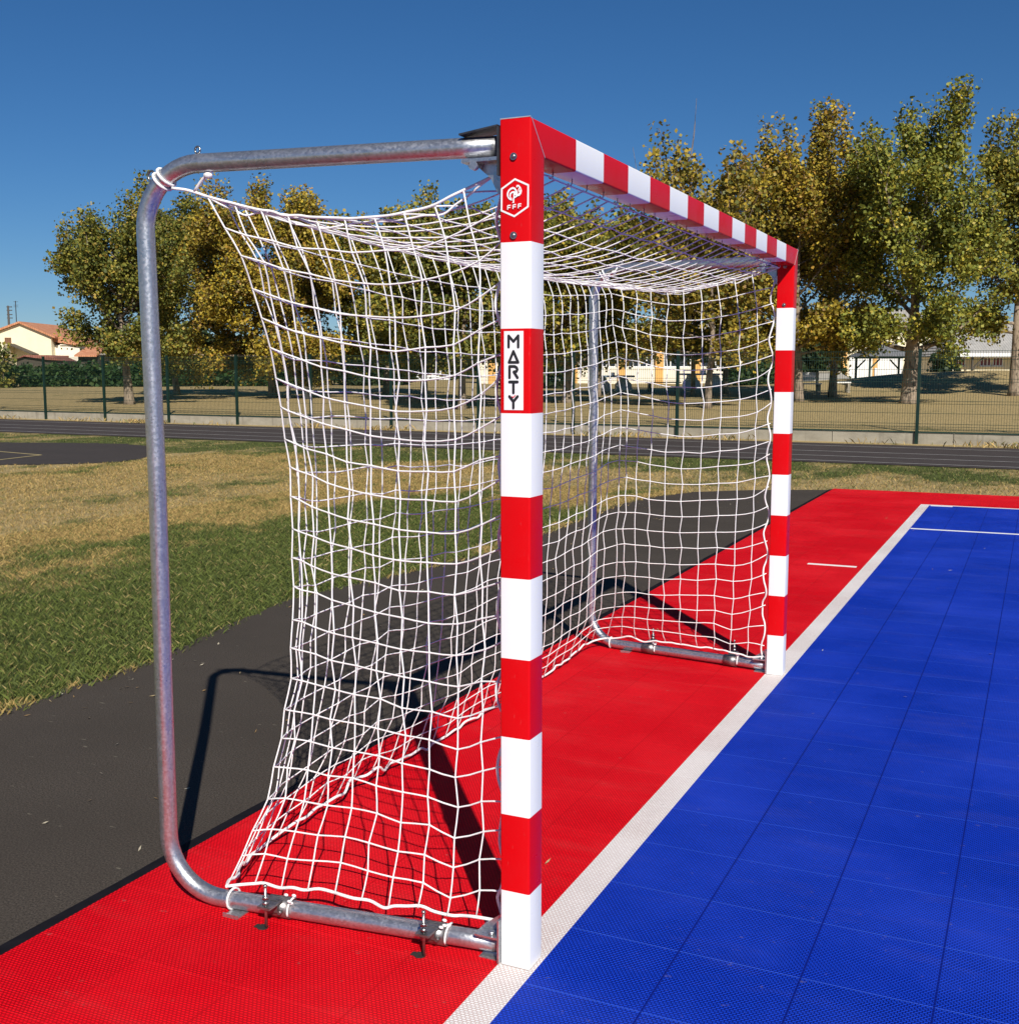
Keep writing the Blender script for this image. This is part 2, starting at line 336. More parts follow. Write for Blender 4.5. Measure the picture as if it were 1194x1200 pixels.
mb.add(vs, [(i, i+1, n+i+1, n+i) for i in range(n-1)]); tag(mb.build('court_edge', M['black_edge']), kind='structure')

# running track, parallel to the fence
def strip(name, t0, t1, z, mat, x0=-150, x1=60):
    mb = MB(); n = 50; X = np.linspace(x0, x1, n); sl = .6
    mb.add([(x, FENCE(x)+t0, z) for x in X]+[(x, FENCE(x)+t1, z) for x in X], [(i, i+1, n+i+1, n+i) for i in range(n-1)])
    return tag(mb.build(name, mat), kind='structure')
strip('running_track', -6.1, -.85, -.02, M['track'])
M['lane'] = plain('worn_line', (.36, .35, .33), .8, 0, .25, 3)
for t in (-5.75, -4.6, -3.4, -1.75): strip('lane_line', t-.028, t+.028, -.014, M['lane'])
pp = [at_d(*q) for q in ((-60, 546, 17.3), (0, 545, 18.3), (90, 543, 18.9), (150, 540, 19.2), (172, 534, 20.6), (190, 527, 22.0), (185, 521, 23.3), (150, 515, 24.8), (100, 512, 26.2), (0, 510, 26.9), (-60, 509, 27.2))]
pp = [np.array([*(CAM+ray(*q)*(CAM[2]+.022)/-ray(*q)[2])[:2], -.022]) for q in ((-90, 547), (0, 545), (90, 543), (150, 540), (172, 535), (190, 529), (182, 524), (150, 520.5), (100, 519), (0, 518.5), (-90, 518))]
mb = MB(); P = spline(pp, 6); P[:, :2] += rng.normal(0, .06, (len(P), 2)); mb.add(P, [list(range(len(P)))]); o = mb.build('asphalt_pad', M['pad']); tag(o, kind='structure')
if o.data.polygons[0].normal.z < 0: o.data.flip_normals()
gp = lambda x, y, z: (CAM+ray(x, y)*(CAM[2]-z)/-ray(x, y)[2])
for a, b in (((-60, 524), (48, 533)), ((-60, 545.5), (48, 533))):
    p, q = gp(*a, -.017), gp(*b, -.017); d = (q-p)/np.linalg.norm(q-p); nrm = np.array([-d[1], d[0], 0])*.03
    mb = MB(); mb.add([p-nrm, q-nrm, q+nrm, p+nrm], [(0, 1, 2, 3)]); tag(mb.build('pad_line', plain('faded_line', (.45, .36, .16), .8)), kind='structure')

# grass blades
def blades(X, Y, hmin, hmax, w):
    n = len(X); a = rng.random(n)*2*PI; h = rng.uniform(hmin, hmax, n); lean = rng.uniform(.2, 1.3, n)*h; la = rng.random(n)*2*PI; Z = np.full(n, -.035)
    dx, dy = np.cos(a)*w/2, np.sin(a)*w/2
    V = np.empty((n, 4, 3)); V[:, 0] = np.stack([X-dx, Y-dy, Z], 1); V[:, 1] = np.stack([X+dx, Y+dy, Z], 1)
    mx, my = X+np.cos(la)*lean*.45, Y+np.sin(la)*lean*.45
    V[:, 2] = np.stack([mx+dx*.8, my+dy*.8, Z+h*.68], 1); V[:, 3] = np.stack([X+np.cos(la)*lean, Y+np.sin(la)*lean, Z+h], 1)
    return V
VV = []
def scatter(n, fx, fy, hmin, hmax, w, ok):
    X = fx(n); Y = fy(n); m = ok(X, Y); VV.append(blades(X[m], Y[m], hmin, hmax, w))
inpad = lambda X, Y: np.abs(Y-(-.62*X+2.2)) < 0
# pad polygon test
PX, PY = P[:, 0], P[:, 1]
def in_pad(X, Y):
    c = np.zeros(len(X), bool); j = len(PX)-1
    for i in range(len(PX)):
        k = ((PY[i] > Y) != (PY[j] > Y)) & (X < (PX[j]-PX[i])*(Y-PY[i])/(PY[j]-PY[i]+1e-12)+PX[i]); c ^= k; j = i
    return c
lim = lambda Y: edge_x(Y)-.02
scatter(270000, lambda n: -3.0-rng.random(n)**1.15*4.6, lambda n: rng.uniform(-.5, 11.5, n), .018, .046, .0022, lambda X, Y: X < lim(Y)+rng.normal(0, .05, len(X)))
scatter(130000, lambda n: rng.uniform(-13, -6.5, n), lambda n: rng.uniform(2, 15, n), .015, .038, .0042, lambda X, Y: (Y < FENCE(X)-6.6) & ~in_pad(X, Y))
scatter(50000, lambda n: rng.uniform(-24, -10, n), lambda n: rng.uniform(6, 18, n), .015, .042, .008, lambda X, Y: (Y < FENCE(X)-6.5) & ~in_pad(X, Y))
scatter(60000, lambda n: rng.uniform(-12, 6, n), lambda n: rng.uniform(11.2, 17.5, n), .02, .05, .006, lambda X, Y: (Y < FENCE(X)-6.4) & (Y > 12.62+np.abs(rng.normal(0, .05, len(X)))) | ((Y < 12.6) & (X < lim(Y)-.05)))
scatter(9000, lambda n: -3.05+rng.normal(0, .12, n), lambda n: rng.uniform(-1, 12, n), .02, .06, .0028, lambda X, Y: (X < edge_x(Y)+.06) & (X > edge_x(Y)-.35))
scatter(6000, lambda n: rng.uniform(-40, 8, n), lambda n: rng.uniform(-.95, -.12, n)**1, .03, .16, .02, lambda X, Y: np.sin(X*2.1)+np.sin(X*.77+1)+rng.normal(0, .6, len(X)) > .7)
VV[-1][:, :, 1] += FENCE(VV[-1][:, :1, 0])
V = np.concatenate(VV); nb = len(V)
tint = np.repeat(rng.random(nb), 4)[:, None]*np.ones(3)
g = raw('grass', V.reshape(-1, 3), np.arange(nb*4).reshape(-1, 4), M['blade'], None, tint); tag(g, 'short dry grass mottled straw yellow and green beside the asphalt', 'grass', None, 'stuff')

# scattered bits of dry leaf on the asphalt and the court
n = 222; lx = np.concatenate([edge_x(np.linspace(0, 11, 110))+np.abs(rng.normal(0, .35, 110)), rng.uniform(-3, -1.4, 90), rng.uniform(-1.2, 2.5, 22)]); ly = np.concatenate([rng.uniform(.2, 11, 110), rng.uniform(-.5, 11, 90), rng.uniform(.3, 10, 22)])
lx[:110] = edge_x(ly[:110])+np.abs(rng.normal(0, .35, 110)); V = np.empty((n, 4, 3)); a = rng.random(n)*2*PI; L_ = rng.uniform(.006, .020, n); w_ = rng.uniform(.0015, .007, n); zz = np.where(lx > -1.27, .0045, -.014)
ok = ~((lx > -1.40) & (lx < -1.27)); dx, dy = np.cos(a), np.sin(a)
for q, (sl, sw, up) in enumerate(((-1, 0, 0), (0, 1, .003), (1, 0, .006), (0, -1, .001))): V[:, q] = np.stack([lx+dx*L_*sl-dy*w_*sw, ly+dy*L_*sl+dx*w_*sw, zz+up], 1)
V = V[ok]; m = len(V); cc = np.array([(.42, .32, .17), (.30, .19, .08), (.5, .44, .32)])[rng.integers(0, 3, m)]
lt = raw('leaf_litter', V.reshape(-1, 3), np.arange(m*4).reshape(-1, 4), M['leaf'], None, np.repeat(cc, 4, axis=0)); tag(lt, 'tiny bits of dry leaf and straw strewn over asphalt and court', 'litter', None, 'stuff')

# ------------------------------------------------------------------ handball goal
goal = thing('handball_goal', 'red and white striped handball goal with white net on galvanised tube frame', 'goal')
goal_parts = []
def stripes_post(y0):
    # square aluminium profile, rounded edges, stripes as separate rings of faces; mitred at the top
    mb = MB(); r = .005; prof = []
    for cx, cy, a0 in ((-r, y0+r, -90), (-r, y0+.08-r, 0), (-.08+r, y0+.08-r, 90), (-.08+r, y0+r, 180)):
        for k in range(4): a = math.radians(a0+30*k); prof.append((cx+r*math.cos(a), cy+r*math.sin(a)))
    n = len(prof); zs = [0.002]+[.2*k for k in range(1, 10)]+[None]
    far = y0 > 1
    def top(y): return 2.08-((y-y0) if not far else (y0+.08-y))-.0004   # 45 degree mitre
    for k in range(10):
        lo = [(x, y, zs[k]) for x, y in prof]; hi = [(x, y, zs[k+1] if zs[k+1] is not None else top(y)) for x, y in prof]
        mb.add(lo+hi, [(i, (i+1) % n, n+(i+1) % n, n+i) for i in range(n)], k % 2, True)
    mb.add([(x, y, top(y)) for x, y in prof], [tuple(range(n))], 0)
    return mb
def smooth_by_angle(o):
    for p in o.data.polygons: p.use_smooth = True
    m = o.modifiers.new('split', 'EDGE_SPLIT'); m.split_angle = math.radians(35)
posts = []
for y0 in (0.0, 3.08):
    p = stripes_post(y0).build('post', [M['white_paint'], M['red_paint']], goal); smooth_by_angle(p); posts.append(p)
# top stripe must be red: index 9 is odd -> red ; crossbar
mb = MB(); r = .005; prof = []
for cx, cz, a0 in ((-r, 2.08-r, 0), (-.08+r, 2.08-r, 90), (-.08+r, 2.0+r, 180), (-r, 2.0+r, 270)):
    for k in range(4): a = math.radians(a0+30*k); prof.append((cx+r*math.cos(a), cz+r*math.sin(a)))
n = len(prof); ys = [None]+[.28+.2*k for k in range(14)]+[None]
for k in range(15):
    lo = [(x, ys[k] if ys[k] is not None else 2.08-z+.0004, z) for x, z in prof]; hi = [(x, ys[k+1] if ys[k+1] is not None else 3.16-(2.08-z)-.0004, z) for x, z in prof]
    mb.add(lo+hi, [(i, n+i, n+(i+1) % n, (i+1) % n) for i in range(n)], 1-k % 2, True)
CROSS = mb
bar = mb.build('crossbar', [M['white_paint'], M['red_paint']], goal); smooth_by_angle(bar)
M['alu'] = plain('bare_aluminium', (.72, .70, .68), .35, .6, .08, 40)
for i_, (y0, sg) in enumerate(((0.0, 1), (3.16, -1))):
    mb = MB(); mb.obox((.0004, y0+sg*.002, 2.0785), (.0004, y0+sg*.080, 2.0005), .0016, .0022)
    mb.obox((-.0785, y0+sg*.0014, 2.0812), (-.0010, y0+sg*.0014, 2.0812), .004, .0022); mb.build('mitre_trim', M['alu'], posts[i_])
for y in np.linspace(.14, 3.02, 25):
    mb = MB(); x = -.052+random.uniform(-.004, .004); mb.tube([(x, y, 2.001), (x, y, 1.990), (x-.004, y+.002, 1.984), (x-.010, y+.003, 1.985), (x-.012, y+.003, 1.990)], .0020, 6); mb.build('net_hook', M['hook'], bar)
# bolts on the near post face
def bolt_mesh(x, z, y=-.0005, r=.0085):
    mb = MB(); mb.tube([(x, y, z), (x, y-.0035, z)], r, 16); mb.sphere((x, y-.0035, z), r*.62, 0, 12, 6, (1, .6, 1)); return mb
for z in (1.994, 1.815): bolt_mesh(-.043, z).build('bolt', M['bolt_steel'], posts[0])
for z in (1.994, 1.815): bolt_mesh(-.043, z, 3.0795).build('bolt', M['bolt_steel'], posts[1])
# strokes for lettering, each layer a hair prouder than the last
class Dec:
    def __init__(s, y): s.mb = MB(); s.y = y; s.k = 0
    def stroke(s, pts, w, mi, cap=True):
        for p, q in zip(pts[:-1], pts[1:]):
            p, q = np.array(p, float), np.array(q, float); d = q-p; L = np.linalg.norm(d); d /= L; nn = np.array([-d[1], d[0]])*w/2; a0 = math.atan2(nn[1], nn[0]); out = []
            for k in range(9 if cap else 2): a = a0+PI*(k/8 if cap else k); out.append(p+np.array([math.cos(a), math.sin(a)])*w/2)
            for k in range(9 if cap else 2): a = a0+PI+PI*(k/8 if cap else k); out.append(q+np.array([math.cos(a), math.sin(a)])*w/2)
            s.poly(out, mi)
    def poly(s, pts, mi):
        y = s.y-.00006*s.k; s.k += 1; s.mb.add([(a, y, b) for a, b in pts], [tuple(range(len(pts)))], mi)
def fix(o):
    me = o.data
    for p in me.polygons:
        if p.normal.y > 0: p.flip()
    me.update(); return o
# emblem: hexagon outline with cockerel and three letters
d = Dec(-.0008); E_ = lambda x, y: (-.0405+(x-525)/11250, 1.9005-(y-600)/11250)
hexp = [E_(*p) for p in ((530, 125), (908, 300), (903, 845), (512, 1070), (140, 905), (148, 350), (530, 125))]
d.stroke(hexp, .0042, 0)
for pl, w in (([(320, 530), (322, 470), (350, 410), (405, 365), (470, 345), (525, 365), (560, 410), (590, 470)], .0042), ([(320, 530), (345, 585), (385, 625), (435, 645)], .0036), ([(392, 540), (405, 490), (450, 455), (510, 450), (560, 475)], .0038), ([(392, 540), (405, 580), (435, 620)], .0026),
              ([(545, 500), (600, 535), (650, 530), (690, 490), (705, 430)], .0056), ([(705, 430), (700, 375), (672, 330), (640, 300)], .0030), ([(640, 300), (600, 300), (596, 325)], .0036), ([(665, 350), (645, 400), (648, 440)], .0026), ([(515, 480), (512, 590), (500, 640), (498, 715)], .0036), ([(540, 590), (600, 555)], .0034), ([(498, 715), (470, 725)], .0018)):
    d.stroke([E_(*p) for p in pl], w, 0)
for cx, cy in ((372, 835), (528, 825), (680, 815)):
    d.stroke([E_(cx-42, cy+62), E_(cx-42, cy-45), E_(cx+45, cy-48)], .0026, 0, False); d.stroke([E_(cx-42, cy+8), E_(cx+38, cy+5)], .0024, 0, False)
tag(fix(d.mb.build('emblem', [M['sticker_white']], posts[0])), 'white hexagonal cockerel emblem')
# name sticker, letters stacked
d = Dec(-.0008); N_ = lambda x, y: (-.0685+(x-52)/(318-52)*.0505, 1.594-(y-58)/(1140-58)*.186)
d.poly([N_(52, 58), N_(318, 58), N_(318, 1140), N_(52, 1140)], 0); d.k += 6
w = .0066
d.stroke([N_(116, 276), N_(116, 122), N_(183, 200), N_(248, 122), N_(248, 276)], w, 1)
d.stroke([N_(183, 334), N_(122, 484), N_(248, 484), N_(183, 334)], w, 1)
d.stroke([N_(130, 694), N_(130, 540), N_(200, 540), N_(228, 556), N_(238, 582), N_(226, 606), N_(190, 614), N_(240, 692)], w, 1)
d.stroke([N_(130, 752), N_(240, 752)], w, 1); d.stroke([N_(185, 752), N_(185, 900)], w, 1)
d.stroke([N_(130, 952), N_(185, 1022), N_(242, 952)], w, 1); d.stroke([N_(185, 1022), N_(185, 1108)], w, 1); d.stroke([N_(166, 950), N_(180, 968), N_(212, 936)], .0018, 2)
tag(fix(d.mb.build('name_sticker', [M['sticker_white'], M['sticker_black'], M['sticker_red']], posts[0])), 'white sticker with stacked black letters')

# support frames: one bent tube each side
XR = -1.09
def frame_pts(yp, yr, ztop_post, ztop_rear, zb=.0285, r=.165):
    yy = lambda x: yp+(yr-yp)*(x+.08)/(XR+.08)
    pts = [(-.082, ztop_post)]
    pts += [(XR+r, ztop_rear)]+[(XR+r-r*math.sin(a), ztop_rear-r+r*math.cos(a)) for a in np.linspace(.12, PI/2, 12)]
    pts += [(XR+.006, 1.2), (XR+.002, .7)]
    pts += [(XR+r-r*math.cos(a), zb+r-r*math.sin(a)) for a in np.linspace(0, PI/2-.12, 12)]+[(XR+r, zb), (-.082, zb+.006)]
    out = []
    for i, (x, z) in enumerate(pts): out.append((x, yy(x), z))
    P = np.array(out); Q = [P[0]]
    for a, b in zip(P[:-1], P[1:]):
        k = max(1, int(np.linalg.norm(b-a)/.12))
        for t in range(1, k+1): Q.append(a+(b-a)*t/k)
    return np.array(Q), yy
RT = .0242
def anchor(fr, x, yy, sy):
    y = yy(x); mb = MB(); dx = .034
    mb.tube([(x-dx, yy(x-dx), .0325), (x+dx, yy(x+dx), .0325)], RT+.0045, 18)                      # clamp collar
    mb.box((x-.012, y+sy*.028-.006, .03), (x+.012, y+sy*.028+.006, .066))
    mb.box((x-.020, min(y+sy*.02, y+sy*.080), .058), (x+.020, max(y+sy*.02, y+sy*.080), .064))     # lug
    for q in (-.022, .022): mb.tube([(x+q, y+sy*.030, .036), (x+q, y+sy*.042, .036)], .006, 6)
    mb.build('anchor_clamp', M['clamp'], fr)
    ry = y+sy*.068; mb = MB(); mb.tube([(x, ry, -.012), (x, ry, .118)], .0042, 8)
    for z in (.068, .083): mb.tube([(x, ry, z), (x, ry, z+.010)], .0095, 6)
    mb.sphere((x, ry, .120), .006, 0, 8, 5)
    mb.build('threaded_rod', M['bolt_steel'], fr)
    mb = MB(); mb.tube([(x-.012, ry, .0004), (x-.012, ry, .0022)], .016, 14); mb.box((x-.036, ry-.009, .0003), (x-.010, ry+.009, .0017)); mb.build('shaded_socket', M['hole_shade'], fr)  # dark disc and slot laid on the tiles, coloured as the shade inside a cut-out
frames = []
for yp, yr, sy in ((.04, -.07, -1), (3.12, 3.28, 1)):
    Q, yy = frame_pts(yp, yr, 2.028, 2.036)
    mb = MB(); mb.tube(Q, RT, 20); fr = mb.build('support_tube', M['galv'], goal); frames.append((fr, yy))
    for x in (-.735, -.275): anchor(fr, x, yy, sy)
    # upper bracket: plate with two bolts over the tube, saddle below, triangular gusset
    y = yy(-.14); mb = MB()
    mb.add([(-.186, y-.036, 2.0535), (-.085, y-.036, 2.066), (-.085, y+.036, 2.066), (-.186, y+.036, 2.0535), (-.186, y-.036, 2.0575), (-.085, y-.036, 2.070), (-.085, y+.036, 2.070), (-.186, y+.036, 2.0575)], [(0, 3, 2, 1), (4, 5, 6, 7), (0, 1, 5, 4), (1, 2, 6, 5), (2, 3, 7, 6), (3, 0, 4, 7)]); mb.box((-.0862, y-.036, 1.955), (-.0812, y+.036, 2.0655))
    for x in (-.158, -.112): z_ = 2.0575+(x+.186)*.124; mb.tube([(x, y, z_), (x, y, z_+.008)], .007, 6)
    mb.build('upper_bracket', M['dark_steel'], fr)
    mb = MB(); mb.prism([(-.178, 1.990), (-.087, 1.990), (-.087, 1.915), (-.100, 1.92), (-.118, 1.955), (-.150, 1.982), (-.178, 1.985)], y-.003, y+.003)
    mb.box((-.182, y-.032, 1.9905), (-.087, y+.032, 1.9985)); mb.tube([(-.150, y-.034, 1.982), (-.150, y-.020, 1.982)], .011, 8); mb.build('gusset', M['galv'], fr)
    y = yy(-.11); mb = MB(); mb.box((-.150, y-.045, .0655), (-.086, y+.045, .0705)); mb.prism([(-.150, .071), (-.086, .071), (-.086, .115), (-.095, .115)], y-.004, y+.004); mb.box((-.0858, y-.045, .004), (-.0808, y+.045, .118)); mb.box((-.145, y-.03, .001), (-.086, y+.03, .0035))
    mb.tube([(-.108, y-.03, .0706), (-.108, y-.03, .080)], .009, 6); mb.build('base_bracket', M['galv'], fr)
    y = yy(-.86); mb = MB(); mb.box((-.885, y-.052, .001), (-.835, y+.03, .0045)); mb.box((-.885, y-.052, .0046), (-.835, y-.048, .012)); mb.build('foot_plate', M['galv'], fr)
    y = yy(-.90); th = np.linspace(0, 2*PI, 15)
    mb = MB(); mb.tube([(-.925+.008*math.cos(a), y, 2.070+.009*math.sin(a)) for a in th], .0028, 6, cap=False); mb.tube([(-.925, y, 2.055), (-.925, y, 2.062)], .005, 8); mb.build('eyelet', M['bolt_steel'], fr)
    a0 = math.radians(135); cx, cz = XR+.165, 2.036-.165; ex, ez = cx+(.165+RT+.010)*math.cos(a0), cz+(.165+RT+.010)*math.sin(a0)
    mb = MB(); mb.tube([(ex+.011*math.cos(a), yy(ex), ez+.013*math.sin(a)) for a in th], .0032, 6, cap=False); mb.build('eyelet', M['bolt_steel'], fr)

# ------------------------------------------------------------------ net
CR = .0024
netmb = MB()
def string(P, r=CR, n=5, sub=2, mb=None): (mb or netmb).tube(spline(P, sub), r, n, cap=True)
ROWS = 23
def side_edges(far):
    if not far:
        m = lambda px, py, Y: at_y(px, py, Y)
        top = [m(p[0], p[1], Y) for p, Y in zip([(578, 206), (551, 220), (516, 236), (491, 245), (449, 253), (417, 255), (379, 255), (331, 251), (277, 240), (252, 233), (243, 230)], np.linspace(.055, -.03, 11))]
        Ys = [-.05, .0, .04, .10, .15, .18, .20, .205, .19, .17, .14, .11, .07, .02, -.01, -.03]
        pxs = [(266, 1039), (294, 985), (306, 958), (326, 878), (338, 800), (344, 720), (344, 660), (340, 560), (335, 513), (329, 470), (320, 428), (314, 391), (300, 346), (285, 305), (261, 260), (243, 230)]
        rear = [m(p[0], p[1], Y) for p, Y in zip(pxs, Ys)]
        bot = [(-.10, .045, .085), (-.17, .05, .080), (-.24, .045, .068), (-.34, .030, .080), (-.45, .012, .072), (-.58, .01, .085), (-.70, -.005, .078), (-.80, -.015, .068), (-.86, -.03, .080), tuple(rear[0])]
        yp = .055
    else:
        m = lambda px, py, Y: at_y(px, py, Y)
        top = [m(p[0], p[1], Y) for p, Y in zip([(901, 313), (881, 320), (843, 330), (811, 337), (786, 340), (761, 338), (735, 334), (708, 329)], np.linspace(3.10, 3.20, 8))]
        Ys = [3.25, 3.17, 3.12, 3.05, 3.03, 3.03, 3.04, 3.05, 3.08, 3.13, 3.19]
        pxs = [(711, 748), (716, 725), (719, 713), (722, 650), (724, 605), (725, 560), (728, 471), (724, 430), (720, 398), (717, 353), (708, 330)]
        rear = [m(p[0], p[1], Y) for p, Y in zip(pxs, Ys)]
        bot = [(-.10, 3.12, .080), (-.17, 3.13, .070), (-.24, 3.14, .070), (-.36, 3.155, .085), (-.50, 3.17, .080), (-.64, 3.19, .085), (-.76, 3.21, .072), (-.86, 3.235, .080), tuple(rear[0])]
        yp = 3.10
    post = [(-.096, yp, .085)]+[(-.096, yp, z) for z in np.linspace(.2, 1.80, 9)]+[tuple(top[0])]
    return np.array(post), np.array(rear), np.array(bot), np.array(top)
def coons(L, R, B, T):      # L,R: (m,3) bottom->top ; B,T: (n,3) left->right
    m, n = len(L), len(B); u = np.linspace(0, 1, n)[:, None, None]; v = np.linspace(0, 1, m)[None, :, None]
    return (1-u)*L[None]+u*R[None]+(1-v)*B[:, None]+v*T[:, None]-((1-u)*(1-v)*B[0]+u*(1-v)*B[-1]+(1-u)*v*T[0]+u*v*T[-1])
def jitter(G, a_z, a_j, axis_dir):
    n, m = G.shape[:2]
    i, j = np.meshgrid(np.arange(1, n-1), np.arange(1, m-1), indexing='ij'); s = np.where((i+j) % 2 == 0, 1., -1.)
    G[1:-1, 1:-1] += s[..., None]*a_z*np.array(axis_dir)+rng.normal(0, a_j, (n-2, m-2, 3))
def lay(G, r=CR, skip=()):
    n, m = G.shape[:2]
    for i in range(1, n-1):
        for j in range(1, m-1): netmb.sphere(G[i, j], r*1.65, 0, 6, 4, (1.25, 1, .95))
    for i in range(n):
        if ('i', i) not in skip: string(G[i], r)
    for j in range(m):
        if ('j', j) not in skip: string(G[:, j], r)
sides = []
for far in (False, True):
    post, rear, bot, top = side_edges(far); NC = 10
    L = resample(post, ROWS+1); R = resample(rear, ROWS+1); B = resample(bot, NC+1); T = resample(top, NC+1)
    # the lower third of the rear edge carries longer meshes
    R[1:-1] += rng.normal(0, .004, (ROWS-1, 3))
    G = coons(L, R, B, T); sgn = -1 if far else 1
    fr_ = np.array([0, .10, .233, .36, .49, .62, .743, .857, .951, 1.0]); fr_ = 1-np.interp(np.linspace(0, 1, NC+1), np.linspace(0, 1, 10), (1-fr_[::-1]))[::-1]
    fr_ = np.array([0, .095, .205, .325, .445, .565, .68, .785, .88, .955, 1.0])
    for j in range(1, ROWS):
        v = j/ROWS; w = math.sin(PI*v)**.6; row = G[:, j].copy(); u = np.linspace(0, 1, NC+1)
        uu = (1-w)*u+w*fr_; G[:, j] = np.stack([np.interp(uu, u, row[:, k]) for k in range(3)], 1)
        lin = G[0, j, 1]+(G[-1, j, 1]-G[0, j, 1])*uu; cur = G[0, j, 1]+(G[-1, j, 1]-G[0, j, 1])*uu**2.6
        G[:, j, 1] += (cur-lin)*w+sgn*.03*np.sin(PI*uu)*w
        sag = np.minimum(1, uu/.18)*(1-uu**3); G[:, j, 2] -= (.018*v**.7+.008)*sag*np.minimum(1, (1-v)*6)
        if v < .45: G[:, j, 2] -= .026*np.exp(-((u-.2)/.07)**2)*(1-v/.45)
        G[0, j, 2] += .01*rng.normal()
    jitter(G, .0026, .0018, (1, 0, 0.3)); sides.append(G)
    lay(G, skip=(('i', 0), ('j', 0), ('j', ROWS)))
near, farp = sides
# back panel
NB_ = 30
brope = [near[-1, 0]]+[np.array([*at_x(px, py, X)[:2], 0]) for px, py, X in ()]
back_pts = [(294, 1005), (318, 986), (347, 964), (380, 938), (394, 933), (414, 914), (452, 900), (485, 882), (517, 870), (531, 858), (558, 839), (584, 829), (612, 812), (639, 797), (648, 785), (658, 778), (671, 770), (683, 758), (698, 748)]
brope = [near[-1, 0]]+[at_x(px, py, -1.04) for px, py in back_pts]+[farp[-1, 0]]
for p in brope[1:-1]: p[2] = max(.012, p[2])
rrope = [near[-1, -1]]+[at_x(px, py, X) for px, py, X in ((300, 248, -.965), (379, 270, -.955), (443, 288, -.95), (494, 300, -.95), (583, 317, -.95), (636, 325, -.955), (680, 329, -.97))]+[farp[-1, -1]]
B = resample(brope, NB_+1); T = resample(rrope, NB_+1)
Gb = coons(near[-1], farp[-1], B, T)
for j in range(1, ROWS):
    v = j/ROWS; u = np.linspace(0, 1, NB_+1); Gb[:, j, 0] -= .05*np.sin(PI*u)*math.sin(PI*v); Gb[:, j, 2] -= .06*np.sin(PI*u)**.6*v**.8*(1-v**6)
jitter(Gb, .0026, .0020, (.2, 1, .1)); lay(Gb, .0022, skip=(('i', 0), ('i', NB_), ('j', 0), ('j', ROWS)))
# roof panel
F0 = np.array([(-.052-.01*math.sin(PI*k/NB_), .07+(3.09-.07)*k/NB_, 1.982-.02*math.sin(PI*k/NB_)*0) for k in range(NB_+1)]); F0[0] = near[0, -1]; F0[-1] = farp[0, -1]
NR = 9
Tn = resample(near[:, -1], NR+1); Tf = resample(farp[:, -1], NR+1)
Gr = coons(Tn, Tf, F0, T)
for j in range(1, NR):
    v = j/NR; u = np.linspace(0, 1, NB_+1); Gr[:, j, 2] -= .010*np.sin(PI*u)**.5*math.sin(PI*v)
jitter(Gr, .003, .0025, (.3, 1, .2)); lay(Gr, .0023, skip=(('i', 0), ('i', NB_)))
net = netmb.build('net', M['cord'], goal)
def rope(P, r, name='edge_rope', sub=4, wob=.004, n=7):
    P = np.array(P); P = resample(P, max(8, int(len(P)*2))); P[1:-1] += rng.normal(0, wob, (len(P)-2, 3)); mb = MB(); string(P, r, n, sub, mb); return mb.build(name, M['cord'], net)
for G in sides:
    rope(G[:, 0], .0044); rope(G[:, -1], .0036, wob=.002)
    P = G[:, -1].copy(); P[1:-1, 2] -= .012+.01*np.sin(np.arange(len(P)-2)*1.7); P[1:-1, 1] += .012; rope(P, .0028, wob=.003)
    # lacing up the post
    y = G[0, 3, 1]; z = np.arange(.08, 1.96, .035); k = np.arange(len(z)); P = np.stack([-.093-.010*(1+np.sin(k*1.15+rng.normal(0, .25, len(z)))), y+.010*np.cos(k*.9), z], 1); mb = MB(); string(P, .0042, 6, 3, mb); mb.build('lacing_cord', M['cord'], net)
Pb = B.copy(); rope(Pb, .0050, wob=.006); rope(T, .0034, wob=.002)
for s_ in (0, 1):
    G = sides[s_]; fr, yy = frames[s_]; e = G[-1, -1]; cx, cz = XR+.165, 2.036-.165
    a0 = math.radians(128); tubeP = np.array([cx+.165*math.cos(a0), yy(cx+.165*math.cos(a0)), cz+.165*math.sin(a0)])
    mb = MB(); string([e, (e*.55+tubeP*.45)+np.array([0, 0, -.004]), tubeP+np.array([.024, .0, -.024])], .0042, 6, 4, mb)
    rad = np.array([math.cos(a0), 0, math.sin(a0)])
    for q in (-.009, .009):
        tang = np.array([-rad[2], 0, rad[0]])*q; th = np.linspace(0, 2*PI, 17)
        mb.tube([tubeP+tang+(RT+.004)*(rad*math.cos(a)+np.array([0, 1, 0])*math.sin(a)) for a in th], .0038, 6, cap=False)
    t0 = e*.7+tubeP*.3; string([t0, t0+np.array([.035, -.005, .030]), t0+np.array([.06, -.01, .038]), t0+np.array([.075, -.01, .06])], .0042, 6, 3, mb); mb.sphere(t0+np.array([.055, -.01, .036]), .012, 0, 8, 5, (1.2, .8, .8))
    mb.build('tie_cord', M['cord'], net)
    e = G[-1, 0]; x = e[0]+.02; th = np.linspace(0, 2*PI, 17)
    for xx in (-.700, -.240):
        mb = MB(); sy_ = -1 if s_ == 0 else 1
        for q in range(4): mb.sphere((xx+rng.normal(0, .008), yy(xx)+rng.normal(-.012, .010), .0325+RT+.008+rng.normal(0, .004)), .006, 0, 8, 5, (1.2, .7, .7))
        mb.tube([(xx+.004, yy(xx)+(RT+.007)*math.cos(a), .0325+(RT+.007)*math.sin(a)) for a in np.linspace(PI*.4, PI*1.1, 9)], .003, 6); mb.build('tie_cord', M['cord'], net)
    for xx in (x,):
        mb = MB(); mb.tube([(xx, yy(xx)+(RT+.0045 if xx < -.75 else RT+.009)*math.cos(a), .0325+(RT+.0045 if xx < -.75 else RT+.009)*math.sin(a)) for a in th], .0034, 6, cap=False); mb.build('tie_cord', M['cord'], net)

